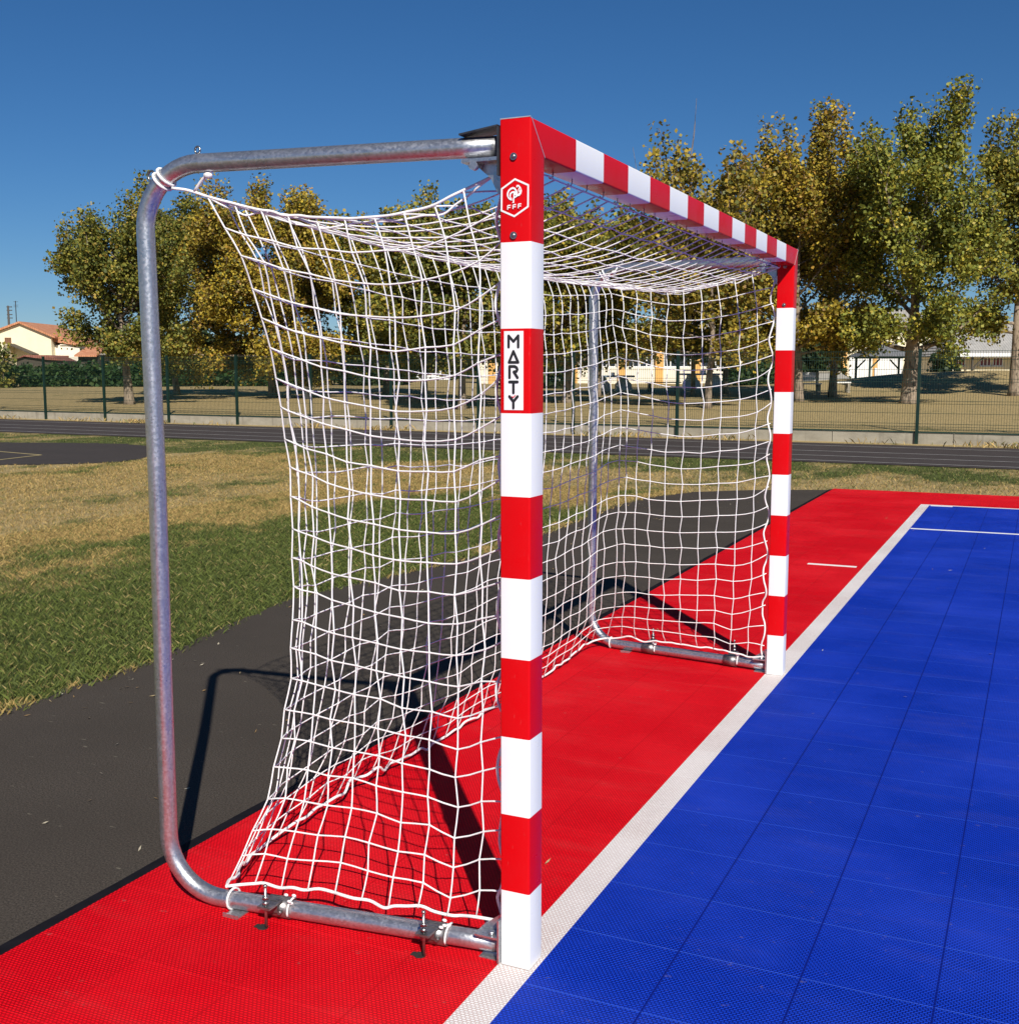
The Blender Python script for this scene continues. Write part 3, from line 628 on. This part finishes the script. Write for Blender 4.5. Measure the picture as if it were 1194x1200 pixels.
# ------------------------------------------------------------------ fence and wall
UX = np.array([1, -.055, 0]); UX /= np.linalg.norm(UX); RZF = math.atan2(UX[1], UX[0])
def fpt(x, t=0): return np.array([x, FENCE(x)+t, 0])
wall = thing('low_wall', 'low weathered concrete wall running under the green mesh fence', 'wall', fpt(-12), RZF)
x = -46.0; k = 0
mb = MB()
while x < 46: mb.box((x, -.10, -.06), (x+2.488, .10, .205)); x += 2.5
mb.build('wall', M['concrete'], wall, .006)
fence = thing('mesh_fence', 'dark green welded mesh fence standing on the low concrete wall', 'fence', fpt(-12, -.13), RZF)
SP = 2.664; post0 = None; pan0 = None
mb = MB(); mb.box((-.032, -.035, -.03), (.032, .025, 1.96)); mb.box((-.036, -.039, 1.9605), (.036, .029, 1.975)); pm = mb.build('fence_post', M['fence_green'], fence)
mb = MB(); a, b = .05, SP-.05; xw = np.arange(a, b+.001, .0512)
for xx in xw: mb.box((xx-.0026, -.0026, .26), (xx+.0026, .0026, 1.94))
for z in (.28, .34, .40, .62, .82, .88, 1.08, 1.28, 1.34, 1.54, 1.74, 1.80, 1.92): mb.box((a-.04, -.0095, z-.004), (b+.04, -.0031, z+.004))
mb.box((a-.05, -.02, .212), (b+.05, .02, .240))
pan = mb.build('mesh_panel', M['wire_green'], fence)
for i in range(-11, 17):
    xx = (-27.9+SP*i+12)/abs(UX[0])
    p = pm if i == -11 else pm.copy(); q = pan if i == -11 else pan.copy()
    if i != -11: COL.objects.link(p); COL.objects.link(q)
    p.location = (xx, 0, 0); q.location = (xx, .03, 0)

# ------------------------------------------------------------------ trees
PAL = {
 'olive': [((.15, .135, .026), 3), ((.075, .080, .018), 3), ((.25, .19, .032), 2), ((.28, .17, .035), 1)],
 'gold': [((.40, .255, .028), 3), ((.29, .19, .03), 3), ((.13, .11, .022), 2), ((.38, .19, .034), 1), ((.17, .09, .03), 1)],
 'mixed': [((.27, .21, .032), 3), ((.15, .135, .024), 3), ((.33, .21, .032), 2), ((.085, .085, .02), 2)],
 'green': [((.16, .155, .027), 4), ((.25, .21, .034), 3), ((.085, .092, .02), 2), ((.36, .25, .034), 1.6)],
 'amber': [((.31, .195, .028), 3), ((.21, .155, .028), 3), ((.37, .225, .03), 1.5), ((.11, .10, .022), 2), ((.20, .10, .03), 1)],
 'hedge': [((.022, .042, .012), 3), ((.035, .060, .016), 2), ((.05, .065, .02), 1)],
 'dark': [((.02, .032, .012), 3), ((.03, .045, .014), 2), ((.04, .045, .016), 1)],
}
def leaves(A, tdir, n, sig, size, pal, parent, name='crown', extra=None):
    idx = rng.integers(0, len(A), n); C = A[idx]+np.clip(rng.normal(0, 1, (n, 3)), -1.5, 1.5)*(sig if np.isscalar(sig) else np.array(sig))
    if extra:
        i2 = rng.integers(0, len(extra[0]), extra[1]); C = np.vstack([C, extra[0][i2]+rng.normal(0, extra[2], (extra[1], 3))]); idx = np.r_[idx, i2 % len(A)]; n += extra[1]
    nrm = rng.normal(0, 1, (n, 3)); nrm[:, 2] += .7; nrm /= np.linalg.norm(nrm, axis=1)[:, None]
    t = rng.normal(0, 1, (n, 3)); t[:, 2] -= .4; t -= nrm*(t*nrm).sum(1)[:, None]; t /= np.linalg.norm(t, axis=1)[:, None]; b = np.cross(nrm, t)
    s = (size*rng.uniform(.6, 1.35, n))[:, None]
    V = np.empty((n, 4, 3)); V[:, 0] = C-t*s*.5; V[:, 1] = C+b*s*.48-nrm*s*.12+t*s*.05; V[:, 2] = C+t*s*.55-nrm*s*.1; V[:, 3] = C-b*s*.48-nrm*s*.12+t*s*.05
    cols = np.array([c for c, w in PAL[pal]]); ws = np.array([w for c, w in PAL[pal]], float); ws /= ws.sum()
    base = rng.choice(len(cols), len(A), p=ws)[idx]; own = rng.choice(len(cols), n, p=ws); pick = np.where(rng.random(n) < .45, base, own)
    col = cols[pick]*np.array([.92, 1.06, 1.])*rng.uniform(.85, 1.5, (n, 1)); tint = np.repeat(col, 4, axis=0)
    return raw(name, V.reshape(-1, 3), np.arange(n*4).reshape(-1, 4), M['leaf'], parent, tint)
def bez(p, c, q, n): t = np.linspace(0, 1, n)[:, None]; return (1-t)**2*p+2*t*(1-t)*c+t*t*q
def tree(label, px, pyb, top, xl, xr, ybot, pal, trunk_px, dens=1.0, shoots=10, leafs=.165, D=None, nl=28, bare=0, z=None):
    if D is None: g, D = ground_px(px, pyb)
    else: g = at_d(px, pyb, D); g[2] = float(terrain(g[0], g[1]))
    s = D/FPX; H = (pyb-top)*s; wl, wr = (px-xl)*s, (xr-px)*s; zb = max(.8, (pyb-ybot)*s); tr = max(.09, trunk_px*s/2)
    T = thing('plane_tree', label, 'tree', (g[0], g[1], g[2]-.05), -YAW, 'autumn trees in the park behind the fence')
    mb = MB(); bend = rng.normal(0, .12, 2); lead = np.array([[0, 0, 0], [bend[0]*.4, bend[1]*.4, zb*.6], [bend[0], bend[1], zb*1.3], [(wr-wl)*.2+bend[0], bend[1]*2, H*.55], [(wr-wl)*.3, bend[1]*2.4, H*.74]])
    LP = spline(lead, 6); hh = LP[:, 2]/H; rad = np.interp(hh, [0, .03, .12, .4, .74], [tr*1.3, tr*1.0, tr*.82, tr*.36, .025]); mb.tube(LP, rad, 10)
    dep = (wl+wr)/2*.95; anchors = []; hi = H*.93
    def env(t, az):
        t = min(max(t, 0), 1); w = (.80+.20*math.sin(PI*min(1, t*1.1+.1))) if t < .45 else (1-((t-.45)/.58)**2.5)
        cx = math.cos(az); rx = wr if cx > 0 else wl
        return max(.12, w)*math.hypot(cx*rx, math.sin(az)*dep)
    tips = []
    for k in range(nl):
        az = k*2.39996+rng.normal(0, .3); f = (k+.5)/nl; z0 = zb*.75+(H*.70-zb*.75)*f**1.1; i = int(np.argmin(abs(LP[:, 2]-z0))); p = LP[i]
        te = min(.97, (z0-zb*.75)/(H-zb)+rng.uniform(.02, .30) if f > .2 else rng.uniform(0, .22)); R = env(te, az)*rng.uniform(.66, 1.02)
        q = np.array([math.cos(az)*R+(wr-wl)*.0, math.sin(az)*R, zb+te*(H-zb)*.93+(0 if f > .15 else -.1*zb)])
        c = p+(q-p)*np.array([.60, .60, .15])+np.array([0, 0, .25*R*(f > .2)]); P = bez(p, c, q, 9); r0 = rad[i]*.5
        mb.tube(P, np.linspace(r0, .014, 9), 6, cap=False); tips.append(P)
        for m in range(9):
            u = rng.uniform(.30, 1.0); b = P[int(u*8)]; Ls = R*rng.uniform(.16, .40)
            d = rng.normal(0, 1, 3); d += (q-p)/np.linalg.norm(q-p)*.9; d[2] += .55 if f > .25 else -.05; d /= np.linalg.norm(d); e = b+d*Ls; e[2] = min(e[2], H*.93)
            Q = bez(b, b+d*Ls*.5+np.array([0, 0, .1*Ls]), e, 5); mb.tube(Q, np.linspace(.016, .006, 5), 4, cap=False); anchors += [Q[2], Q[3], Q[4], Q[4]]
        anchors += [P[5], P[6], P[7], P[8]]
    n = int(dens*8.5*(.72*(wl+wr)*(H-zb))/(leafs**2*.52)); A = np.array(anchors)
    SA = []
    for k in range(shoots):      # upright leafy shoots that break the outline
        P = tips[int(rng.integers(nl//3, nl))]; b = P[-1-int(rng.integers(0, 3))]; Ls = H*rng.uniform(.08, .19); e = b+np.array([rng.normal(0, .12)*Ls, rng.normal(0, .12)*Ls, Ls]); e[2] = min(e[2], H*.96)
        if e[2]-b[2] < .25: continue
        Q = bez(b, (b+e)/2+rng.normal(0, .05, 3), e, 7); mb.tube(Q, np.linspace(.02, .006, 7), 4, cap=False); SA += list(Q[1:])
    for k in range(bare):
        P = tips[int(rng.integers(nl//2, nl))]; b = P[-2]; Ls = H*rng.uniform(.12, .26); e = b+np.array([rng.normal(0, .25)*Ls, rng.normal(0, .2)*Ls, Ls]); mb.tube(bez(b, (b+e)/2+rng.normal(0, .08, 3), e, 7), np.linspace(.012, .005, 7), 4, cap=False)
    sig = .10+.021*(wl+wr); A = np.vstack([A, np.repeat(np.array(SA), 1, axis=0)]) if SA else A
    mb.build('trunk', M['bark'], T)
    leaves(A, None, n, sig, leafs, pal, T, extra=(np.array(SA), int(len(SA)*6), .13) if SA else None)
    return T
tree('leafy olive green tree nearest the house, branches spreading wide to the left', 152, 474, 222, 74, 244, 396, 'olive', 12, 1.25, 18, .10)
tree('slim olive tree whose trunk stands just right of the galvanised upright', 208, 463, 208, 150, 310, 420, 'olive', 8, 1.3, 14, .13)
tree('dark trunked tree with bright yellow low branches hanging over the hedge', 320, 466, 205, 205, 425, 428, 'gold', 11, 1.3, 16, .105)
tree('yellowish olive tree behind the left half of the net', 452, 462, 218, 340, 540, 415, 'mixed', 8, 1.3, 12, .14)
tree('small tree with a dark slim trunk seen behind the side netting', 497, 470, 224, 420, 590, 420, 'mixed', 9, 1.3, 12, .12)
tree('pale trunked tree just left of the near goal post', 541, 480, 214, 470, 640, 410, 'olive', 10, 1.3, 10, .105)
tree('dense dark tree behind the right edge of the near goal post', 664, 472, 220, 575, 755, 415, 'mixed', 12, 1.3, 10, .12)
tree('sparse twiggy tree with bare shoots standing right behind the far netting', 829, 478, 138, 730, 900, 408, 'amber', 9, .5, 18, .12, bare=9)
tree('thin tree with dark forked trunk between the table tennis table and bench', 812, 464, 215, 745, 880, 410, 'mixed', 6, .9, 8, .14)
tree('amber tree hidden behind the far galvanised upright', 700, 464, 228, 620, 790, 405, 'amber', 8, 1.1, 10, .14)
tree('small dark trunked tree nearest the hedge right of the twin trunks', 849, 461, 215, 775, 930, 404, 'amber', 8, 1.05, 10, .14)
tree('golden tree with dark trunk rising behind the far goal post', 936, 470, 124, 842, 1025, 400, 'gold', 11, .95, 22, .11)
tree('tall dark trunked tree beside the white table, brown gold leaves', 975, 465, 138, 893, 1055, 384, 'amber', 10, .9, 16, .12)
tree('tallest yellow green tree with thick pale trunk beside a fence post', 1065, 473, 104, 984, 1182, 394, 'green', 20, .95, 34, .11)
tree('tree at the far right with pale trunk in front of the grey roof', 1188, 464, 128, 1108, 1290, 374, 'mixed', 13, .95, 20, .12)

# shrubs and hedges
def bush(name, label, cat, x0, x1, ytop, ybase, D, depth, pal, leafs, n, lumps=14, group=None):
    c = at_d((x0+x1)/2, ybase, D); c[2] = float(terrain(c[0], c[1])); T = thing(name, label, cat, c, -YAW, group); s = D/FPX; w = (x1-x0)*s; h = at_d((x0+x1)/2, ytop, D)[2]-c[2]
    A = []; mb = MB()
    for k in range(lumps):
        bx = -w/2+w*(k+.5)/lumps; hh = h*rng.uniform(.78, 1.0); by = rng.uniform(-.2, .2)*depth
        mb.tube([(bx, by, 0), (bx+rng.normal(0, .05), by, hh*.5), (bx+rng.normal(0, .12), by, hh*.85)], [.04, .03, .012], 5)
        for q in range(26): A.append((bx+rng.normal(0, w/lumps*.55), rng.uniform(-.5, .5)*depth, hh*rng.uniform(.04, .95)))
    mb.tube([(-w/2*.98, 0, -.02), (w/2*.98, 0, -.02)], .05, 5)
    A = np.array(A); A[:, 0] = np.clip(A[:, 0], -w/2, w/2); mb.build('stem', M['bark'], T); leaves(A, None, n, .16, leafs, pal, T, 'foliage'); return T
bush('hedge', 'long clipped dark green hedge in front of the cream house', 'hedge', -70, 345, 425, 448, 73, 1.4, 'hedge', .24, 15000, 46)
bush('hedge', 'dark hedge behind the tables in front of the white building', 'hedge', 852, 935, 425, 447, 66, 1.6, 'hedge', .22, 4200, 12)
bush('shrub', 'bushy green shrub at the left edge beside the house annexe', 'shrub', -45, 10, 402, 445, 70, 2.0, 'olive', .2, 2600, 7)
bush('shrub', 'tall dark evergreen shrubs behind the trunks left of the school', 'shrub', 345, 480, 405, 448, 74, 2.5, 'dark', .26, 6500, 14)
bush('shrub', 'dark evergreen thicket between the near post and ochre pillar', 'shrub', 590, 664, 396, 452, 63, 2.0, 'dark', .24, 4600, 9)
bush('shrub', 'dark evergreen clump behind the white slatted table beside the ramp', 'shrub', 900, 984, 380, 443, 77, 2.4, 'dark', .26, 6500, 10)
bush('shrub', 'dark round shrub against the grey roofed building', 'shrub', 1096, 1118, 405, 436, 74, 1.6, 'dark', .22, 1700, 4)
A = []
for k in range(2600):
    px = rng.uniform(95, 1500); D = rng.uniform(125, 150); p = at_d(px, 435, D); A.append((p[0], p[1], .6+rng.random()*(5.2+1.6*math.sin(px*.031)+1.2*math.sin(px*.013+1))))
fw = leaves(np.array(A), None, 22000, .6, .75, 'dark', None, 'distant_trees'); tag(fw, 'dark mass of distant trees closing the view behind the park', 'woods', None, 'stuff')

# ------------------------------------------------------------------ buildings
def bld(name, label, cat, px, D, group=None):
    c = at_d(px, 440, D); z0 = float(terrain(c[0], c[1])); T = thing(name, label, cat, (c[0], c[1], z0), -YAW, group); lat = (c-CAM)@RGT
    return T, (lambda x, dd=0: float((at_d(x, 440, D+dd)-CAM)@RGT-lat)), (lambda y, dd=0: float(at_d(597, y, D+dd)[2]-z0))
def window(T, x0, x1, z0, z1, y, frame='white', pane='glass', bars=1, sill=True, name='window'):
    mb = MB(); w = .07; mb.box((x0, y-.06, z0), (x0+w, y, z1)); mb.box((x1-w, y-.06, z0), (x1, y, z1)); mb.box((x0+w, y-.06, z0), (x1-w, y, z0+w)); mb.box((x0+w, y-.06, z1-w), (x1-w, y, z1))
    for k in range(bars): xx = x0+(x1-x0)*(k+1)/(bars+1); mb.box((xx-.04, y-.055, z0+w), (xx+.04, y, z1-w))
    o = mb.build(name, M[frame], T); mb = MB(); mb.box((x0+.02, y-.03, z0+.02), (x1-.02, y-.01, z1-.02)); mb.build('pane', M[pane], o)
    if sill: mb = MB(); mb.box((x0-.1, y-.16, z0-.09), (x1+.1, y-.002, z0-.002)); mb.build('sill', M['cream2'], o)
    return o
# cream gabled house on the left
T, fx, fz = bld('house', 'cream two storey house with terracotta gable roof and brown shutters', 'house', 30, 108)
xl, xr, xp = fx(-34), fx(62), fx(27); zl, zr, zp = fz(401), fz(394), fz(379)
mb = MB(); mb.prism([(xl, -.5), (xr, -.5), (xr, zr), (xp, zp), (xl, zl)], 0, 9); mb.build('wall', M['cream'], T)
mb = MB(); ov = .5
for (xa, za), (xb, zb_) in (((xl, zl), (xp, zp)), ((xp, zp), (xr, zr))):
    sl = (zb_-za)/(xb-xa); e0 = xa-(ov if xa == xl else 0); e1 = xb+(ov if xb == xr else 0); g = lambda xx: za+sl*(xx-xa)
    mb.prism([(e0, g(e0)+.02), (e1, g(e1)+.02), (e1, g(e1)+.20), (e0, g(e0)+.20)], -.35, 9.3)
mb.build('roof', M['terracotta'], T)
mb = MB(); mb.box((fx(62)+.01, .8, -.5), (fx(91), 8, fz(404))); mb.build('side_wing', M['cream2'], T)
mb = MB(); mb.prism([(fx(60), fz(400)), (fx(93), fz(405)), (fx(93), fz(403)), (fx(64), fz(391)), (fx(60), fz(391))], .5, 8.3); mb.build('wing_roof', M['terracotta'], T)
window(T, fx(8), fx(15.5), fz(402.5), fz(395.5), 0, 'brown', 'brown', 2, False, 'shutter'); window(T, fx(70), fx(77), fz(403), fz(396), .8, 'brown', 'glass', 1); window(T, fx(70.5), fx(78), fz(420), fz(416.5), .8, 'brown', 'maroon', 1)
mb = MB(); mb.box((fx(9.5), -2.2, -.5), (fx(18.5), -.02, fz(404))); mb.build('chimney_stack', M['cream'], T)
mb = MB(); mb.prism([(fx(18.5), fz(403.5)), (fx(47), fz(416)), (fx(47), fz(414.8)), (fx(18.5), fz(402.5))], -1.6, -.02); mb.build('porch_roof', M['wood'], T)
mb = MB(); mb.obox((fx(20), .5, zp-1), (fx(20), .5, fz(352)), .06, .06)
for z in (fz(353), fz(357), fz(359)): mb.obox((fx(17.5), .5, z), (fx(23), .5, z), .03, .03)
mb.build('antenna', M['dark_steel'], T)
T, fx, fz = bld('garage', 'low lean-to garage with dark red roof behind the hedge', 'outbuilding', 46, 99)
mb = MB(); mb.prism([(fx(20), -.3), (fx(78), -.3), (fx(78), fz(423)), (fx(31), fz(418.5)), (fx(20), fz(421.5))], 0, 3); mb.build('wall', M['wood'], T)
mb = MB(); mb.prism([(fx(18), fz(422)), (fx(31), fz(417.5)), (fx(58), fz(421.5)), (fx(75), fz(422.5)), (fx(59), fz(416)), (fx(31), fz(416))], -.3, 3.2); mb.build('roof', M['oldroof'], T)
T, fx, fz = bld('outbuilding', 'small outbuilding with orange tiled roof right of the cream house', 'outbuilding', 104, 104)
mb = MB(); mb.box((fx(92.5), 0, -.4), (fx(116), 4, fz(415.5))); mb.build('wall', M['wood'], T); mb = MB()
mb.add([(fx(91), -.6, fz(416)), (fx(117), -.6, fz(416)), (fx(113), 3, fz(406)), (fx(91), 3, fz(404)), (fx(91), -.6, fz(416)-.15), (fx(117), -.6, fz(416)-.15), (fx(113), 3, fz(406)-.15), (fx(91), 3, fz(404)-.15)], [(0, 1, 2, 3), (7, 6, 5, 4), (0, 4, 5, 1), (1, 5, 6, 2), (2, 6, 7, 3), (3, 7, 4, 0)]); mb.build('roof', M['terracotta'], T)
window(T, fx(99), fx(107), fz(424), fz(417.5), 0, 'wood', 'glass', 1, False)
T, fx, fz = bld('utility_pole', 'thin utility pole with stubby crossarms rising behind the house roof', 'pole', 13.7, 126)
mb = MB(); mb.tube([(0, 0, -.4), (0, 0, fz(358))], [.20, .11], 8); mb.build('shaft', M['pole'], T); mb = MB()
for y in (360, 364, 369, 373): mb = MB(); mb.box((-.15, -.06, fz(y)), (.42, .06, fz(y)+.1)); mb.build('crossarm', M['pole'], T)
T, fx, fz = bld('white_house', 'small white building glimpsed between trunks left of the school', 'house', 510, 112)
mb = MB(); mb.prism([(fx(488), -.3), (fx(529), -.3), (fx(529), fz(431)), (fx(509), fz(421)), (fx(488), fz(431))], 0, 6); mb.build('wall', M['white'], T); mb = MB(); mb.prism([(fx(486), fz(431.5)), (fx(509), fz(420.5)), (fx(531), fz(431.5)), (fx(531), fz(430)), (fx(509), fz(419)), (fx(486), fz(430))], -.3, 6.2); mb.build('roof', M['terracotta'], T); window(T, fx(498), fx(506), fz(439), fz(433), 0, 'brown', 'glass', 1, False)
T, fx, fz = bld('white_house', 'pale house half hidden by foliage above the dark shrubs at left', 'house', 448, 118)
mb = MB(); mb.box((fx(425), 0, -.3), (fx(470), 6, fz(416))); mb.build('wall', M['cream2'], T); mb = MB(); mb.prism([(fx(423), fz(416)), (fx(472), fz(416)), (fx(448), fz(404))], -.4, 6.4); mb.build('roof', M['terracotta'], T); window(T, fx(434), fx(441), fz(425), fz(418.5), 0, 'brown', 'glass', 1, False)
# school
T, fx, fz = bld('school', 'long cream school with ochre pillars and a white framed window band', 'building', 720, 80)
x0, x1 = fx(560), fx(872); zs, zw, zt = fz(430.5), fz(402), fz(385)
mb = MB(); mb.box((x0, 0, -.4), (x1, 8, zs)); mb.box((x0, .35, zs), (x1, 8, zw)); mb.box((x0, 0, zw), (x1, 8, zt)); mb.build('wall', M['cream2'], T)
mb = MB(); mb.box((x0-.4, -.5, zt), (x1+.4, 8.4, zt+.35)); mb.build('roof', M['greyroof'], T)
for a in (573, 668, 724, 768, 812, 858): mb = MB(); mb.box((fx(a)-.02, -.16, -.4), (fx(a+8.5), .34, zt-.02)); mb.build('pillar', M['ochre'], T)
for a, b in ((584, 666), (678, 722), (734, 766), (778, 810), (822, 856)): window(T, fx(a), fx(b), zs+.02, zw-.02, .34, 'white', 'glass', 4 if b-a > 50 else 3)
# hall with white door panels
T, fx, fz = bld('hall', 'cream hall with white panels and ochre corner behind the shelter', 'building', 1030, 92)
zt = fz(384); x0, x1 = fx(984), fx(1098); mb = MB(); mb.box((x0, 0, -.4), (x1, 9, zt)); mb.build('wall', M['cream'], T)
mb = MB(); mb.prism([(x0-.4, zt), (x1+.4, zt), (x1-2, zt+1.4), (x0+2, zt+1.4)], -.4, 9.4); mb.build('roof', M['greyroof'], T)
for a, b in ((986.5, 991.5), (1022.5, 1026.5)): mb = MB(); mb.box((fx(a), -.12, -.4), (fx(b), -.002, zt-.02)); mb.build('pillar', M['ochre'], T)
for a, b in ((994, 1021), (1028, 1057)): mb = MB(); mb.box((fx(a), -.07, -.3), (fx(b), -.003, fz(417.5))); mb.build('door_panel', M['white'], T)
mb = MB(); mb.box((fx(994), -.2, fz(417)), (fx(1057), -.004, fz(416))); mb.build('lintel', M['dark_steel'], T)
window(T, fx(1074), fx(1094), fz(432), fz(417), 0, 'white', 'maroon', 2)
# grey roofed building
T, fx, fz = bld('classroom_block', 'low classroom block with broad grey roof and maroon windows', 'building', 1150, 84)
x0, x1 = fx(1113), fx(1290); mb = MB(); mb.box((x0, 0, -.4), (x1, 8, fz(417))); mb.build('wall', M['cream'], T)
mb = MB(); a = fz(416.5); zr = fz(380); vs = [(x0-.5, -1.0, a), (x1, -1.0, a), (x1, 8.5, a), (x0-.5, 8.5, a), (x0+1.8, 4, zr+.4), (x1, 4, zr+.4)]; mb.add(vs, [(0, 1, 5, 4), (2, 3, 4, 5), (3, 0, 4), (1, 2, 5), (3, 2, 1, 0)]); mb.build('roof', M['greyroof'], T)
mb = MB(); mb.box((x0-.5, -1.12, a-.12), (x1, -1.01, a+.16)); mb.build('gutter_board', M['white'], T)
for p, q in ((1118, 1130), (1147, 1160), (1162, 1174), (1186, 1204), (1214, 1240)): window(T, fx(p), fx(q), fz(429), fz(418.5), 0, 'white', 'maroon', 2)
for p in (1132, 1205): mb = MB(); mb.box((fx(p), -.9, -.4), (fx(p)+.14, -.76, a-.01)); mb.obox((fx(p)+.07, -.83, a-1.0), (fx(p)+.9, -.83, a-.12), .1, .1); mb.build('roof_post', M['wood'], T)
# open shelter
T, fx, fz = bld('picnic_shelter', 'open timber shelter with grey hipped roof beside the cream hall', 'shelter', 1044, 78)
xa, xb = fx(1018), fx(1072); ze = fz(417.5); zp = fz(399); yb = 3.2
mb = MB(); mb.add([(xa-.5, -.5, ze), (xb+.5, -.5, ze), (xb+.5, yb+.5, ze), (xa-.5, yb+.5, ze), ((xa+xb)/2-.3, yb/2, zp), ((xa+xb)/2+.3, yb/2, zp)], [(0, 1, 5, 4), (1, 2, 5), (2, 3, 4, 5), (3, 0, 4), (3, 2, 1, 0)]); mb.build('roof', M['slate'], T)
for xx in (xa, xb-.12):
    for y in (0, yb-.12):
        mb = MB(); mb.box((xx, y, -.3), (xx+.12, y+.12, ze-.12)); sg = 1 if xx == xa else -1; mb.obox((xx+.06, y+.06, ze-.85), (xx+.06+sg*.65, y+.06, ze-.18), .09, .09); mb.build('shelter_post', M['greenwood'], T)
mb = MB(); mb.box((xa-.1, -.03, ze-.118), (xb+.1, .15, ze-.004)); mb.box((xa-.1, yb-.15, ze-.118), (xb+.1, yb+.03, ze-.004)); mb.build('beam', M['greenwood'], T)
T, fx, fz = bld('bollard', 'short white post standing in front of the timber shelter', 'post', 1026, 72)
mb = MB(); mb.tube([(0, 0, -.2), (0, 0, fz(431)-.05), (0, 0, fz(431))], [.10, .10, .06], 10); mb.build('bollard_shaft', M['white'], T); mb = MB(); mb.tube([(0, 0, -.2), (0, 0, .10)], [.16, .13], 10); mb.build('bollard_foot', M['concrete'], T)
# concrete ramp
T, fx, fz = bld('concrete_ramp', 'light grey concrete ramp with a flat top behind the trees', 'ramp', 982, 66)
zt = fz(436.5); pl = [(fx(948), -.1), (fx(1012), -.1), (fx(1008), .12), (fx(984), zt), (fx(960), zt)]
mb = MB(); mb.prism(pl, 0, 4); mb.build('ramp_body', M['ramp'], T); mb = MB(); mb.box((fx(959), -.05, zt+.003), (fx(985), .10, zt+.08)); mb.build('coping', M['concrete'], T)
# table tennis tables
def tt(label, px0, px1, ytop, D):
    T, fx, fz = bld('tennis_table', label, 'table', (px0+px1)/2, D, 'outdoor table tennis tables'); zt = .76; a, b = fx(px0), fx(px1)
    mb = MB(); mb.box((a, -.75, zt-.09), (b, .75, zt)); mb.build('table_top', M['tabletop'], T, .02)
    mb = MB(); m = (a+b)/2; mb.box((m-.02, -.78, zt+.002), (m+.02, .78, zt+.15)); mb.build('net_plate', M['white'], T)
    for q in (.24, .76):
        c = a+(b-a)*q; mb = MB(); mb.prism([(c-.42, -.05), (c+.42, -.05), (c+.36, .34), (c+.20, .50), (c+.16, zt-.095), (c-.16, zt-.095), (c-.20, .50), (c-.36, .34)], -.5, .5); mb.build('leg', M['white'], T, .03)
tt('blue grey table tennis table on white feet behind two tree trunks', 798, 849, 446, 58)
tt('table tennis table partly hidden by the far frame upright', 694, 742, 446, 57)
def bench(label, px0, px1, D, mat, back=True):
    T, fx, fz = bld('park_bench', label, 'bench', (px0+px1)/2, D, 'benches in the park'); a, b = fx(px0), fx(px1)
    mb = MB()
    for y in (-.2, -.04, .12): mb.box((a, y, .43), (b, y+.13, .48))
    mb.build('seat', M[mat], T)
    if back:
        mb = MB()
        for z in (.62, .80): mb.box((a, .30, z), (b, .34, z+.14))
        mb.build('backrest', M[mat], T)
    for q in (.10, .90):
        c = a+(b-a)*q; mb = MB(); mb.box((c-.05, -.18, -.1), (c+.05, -.10, .428)); mb.box((c-.05, .17, -.1), (c+.05, .25, .428)); mb.box((c-.05, -.099, .34), (c+.05, .169, .42))
        if back: mb.box((c-.05, .251, .3), (c+.05, .298, .94))
        mb.build('leg', M['dark_steel' if mat != 'white' else 'concrete'], T)
bench('dark backless bench left of the twin trunks', 757, 798, 54, 'wood', False)
bench('white slatted bench standing just right of the far goal post', 937, 962, 49, 'white', True)
bench('low white backless bench half hidden behind a dark trunk', 975, 996, 50, 'white', False)
bench('dark backless bench in the tree shade behind the left netting', 335, 362, 46, 'wood', False)
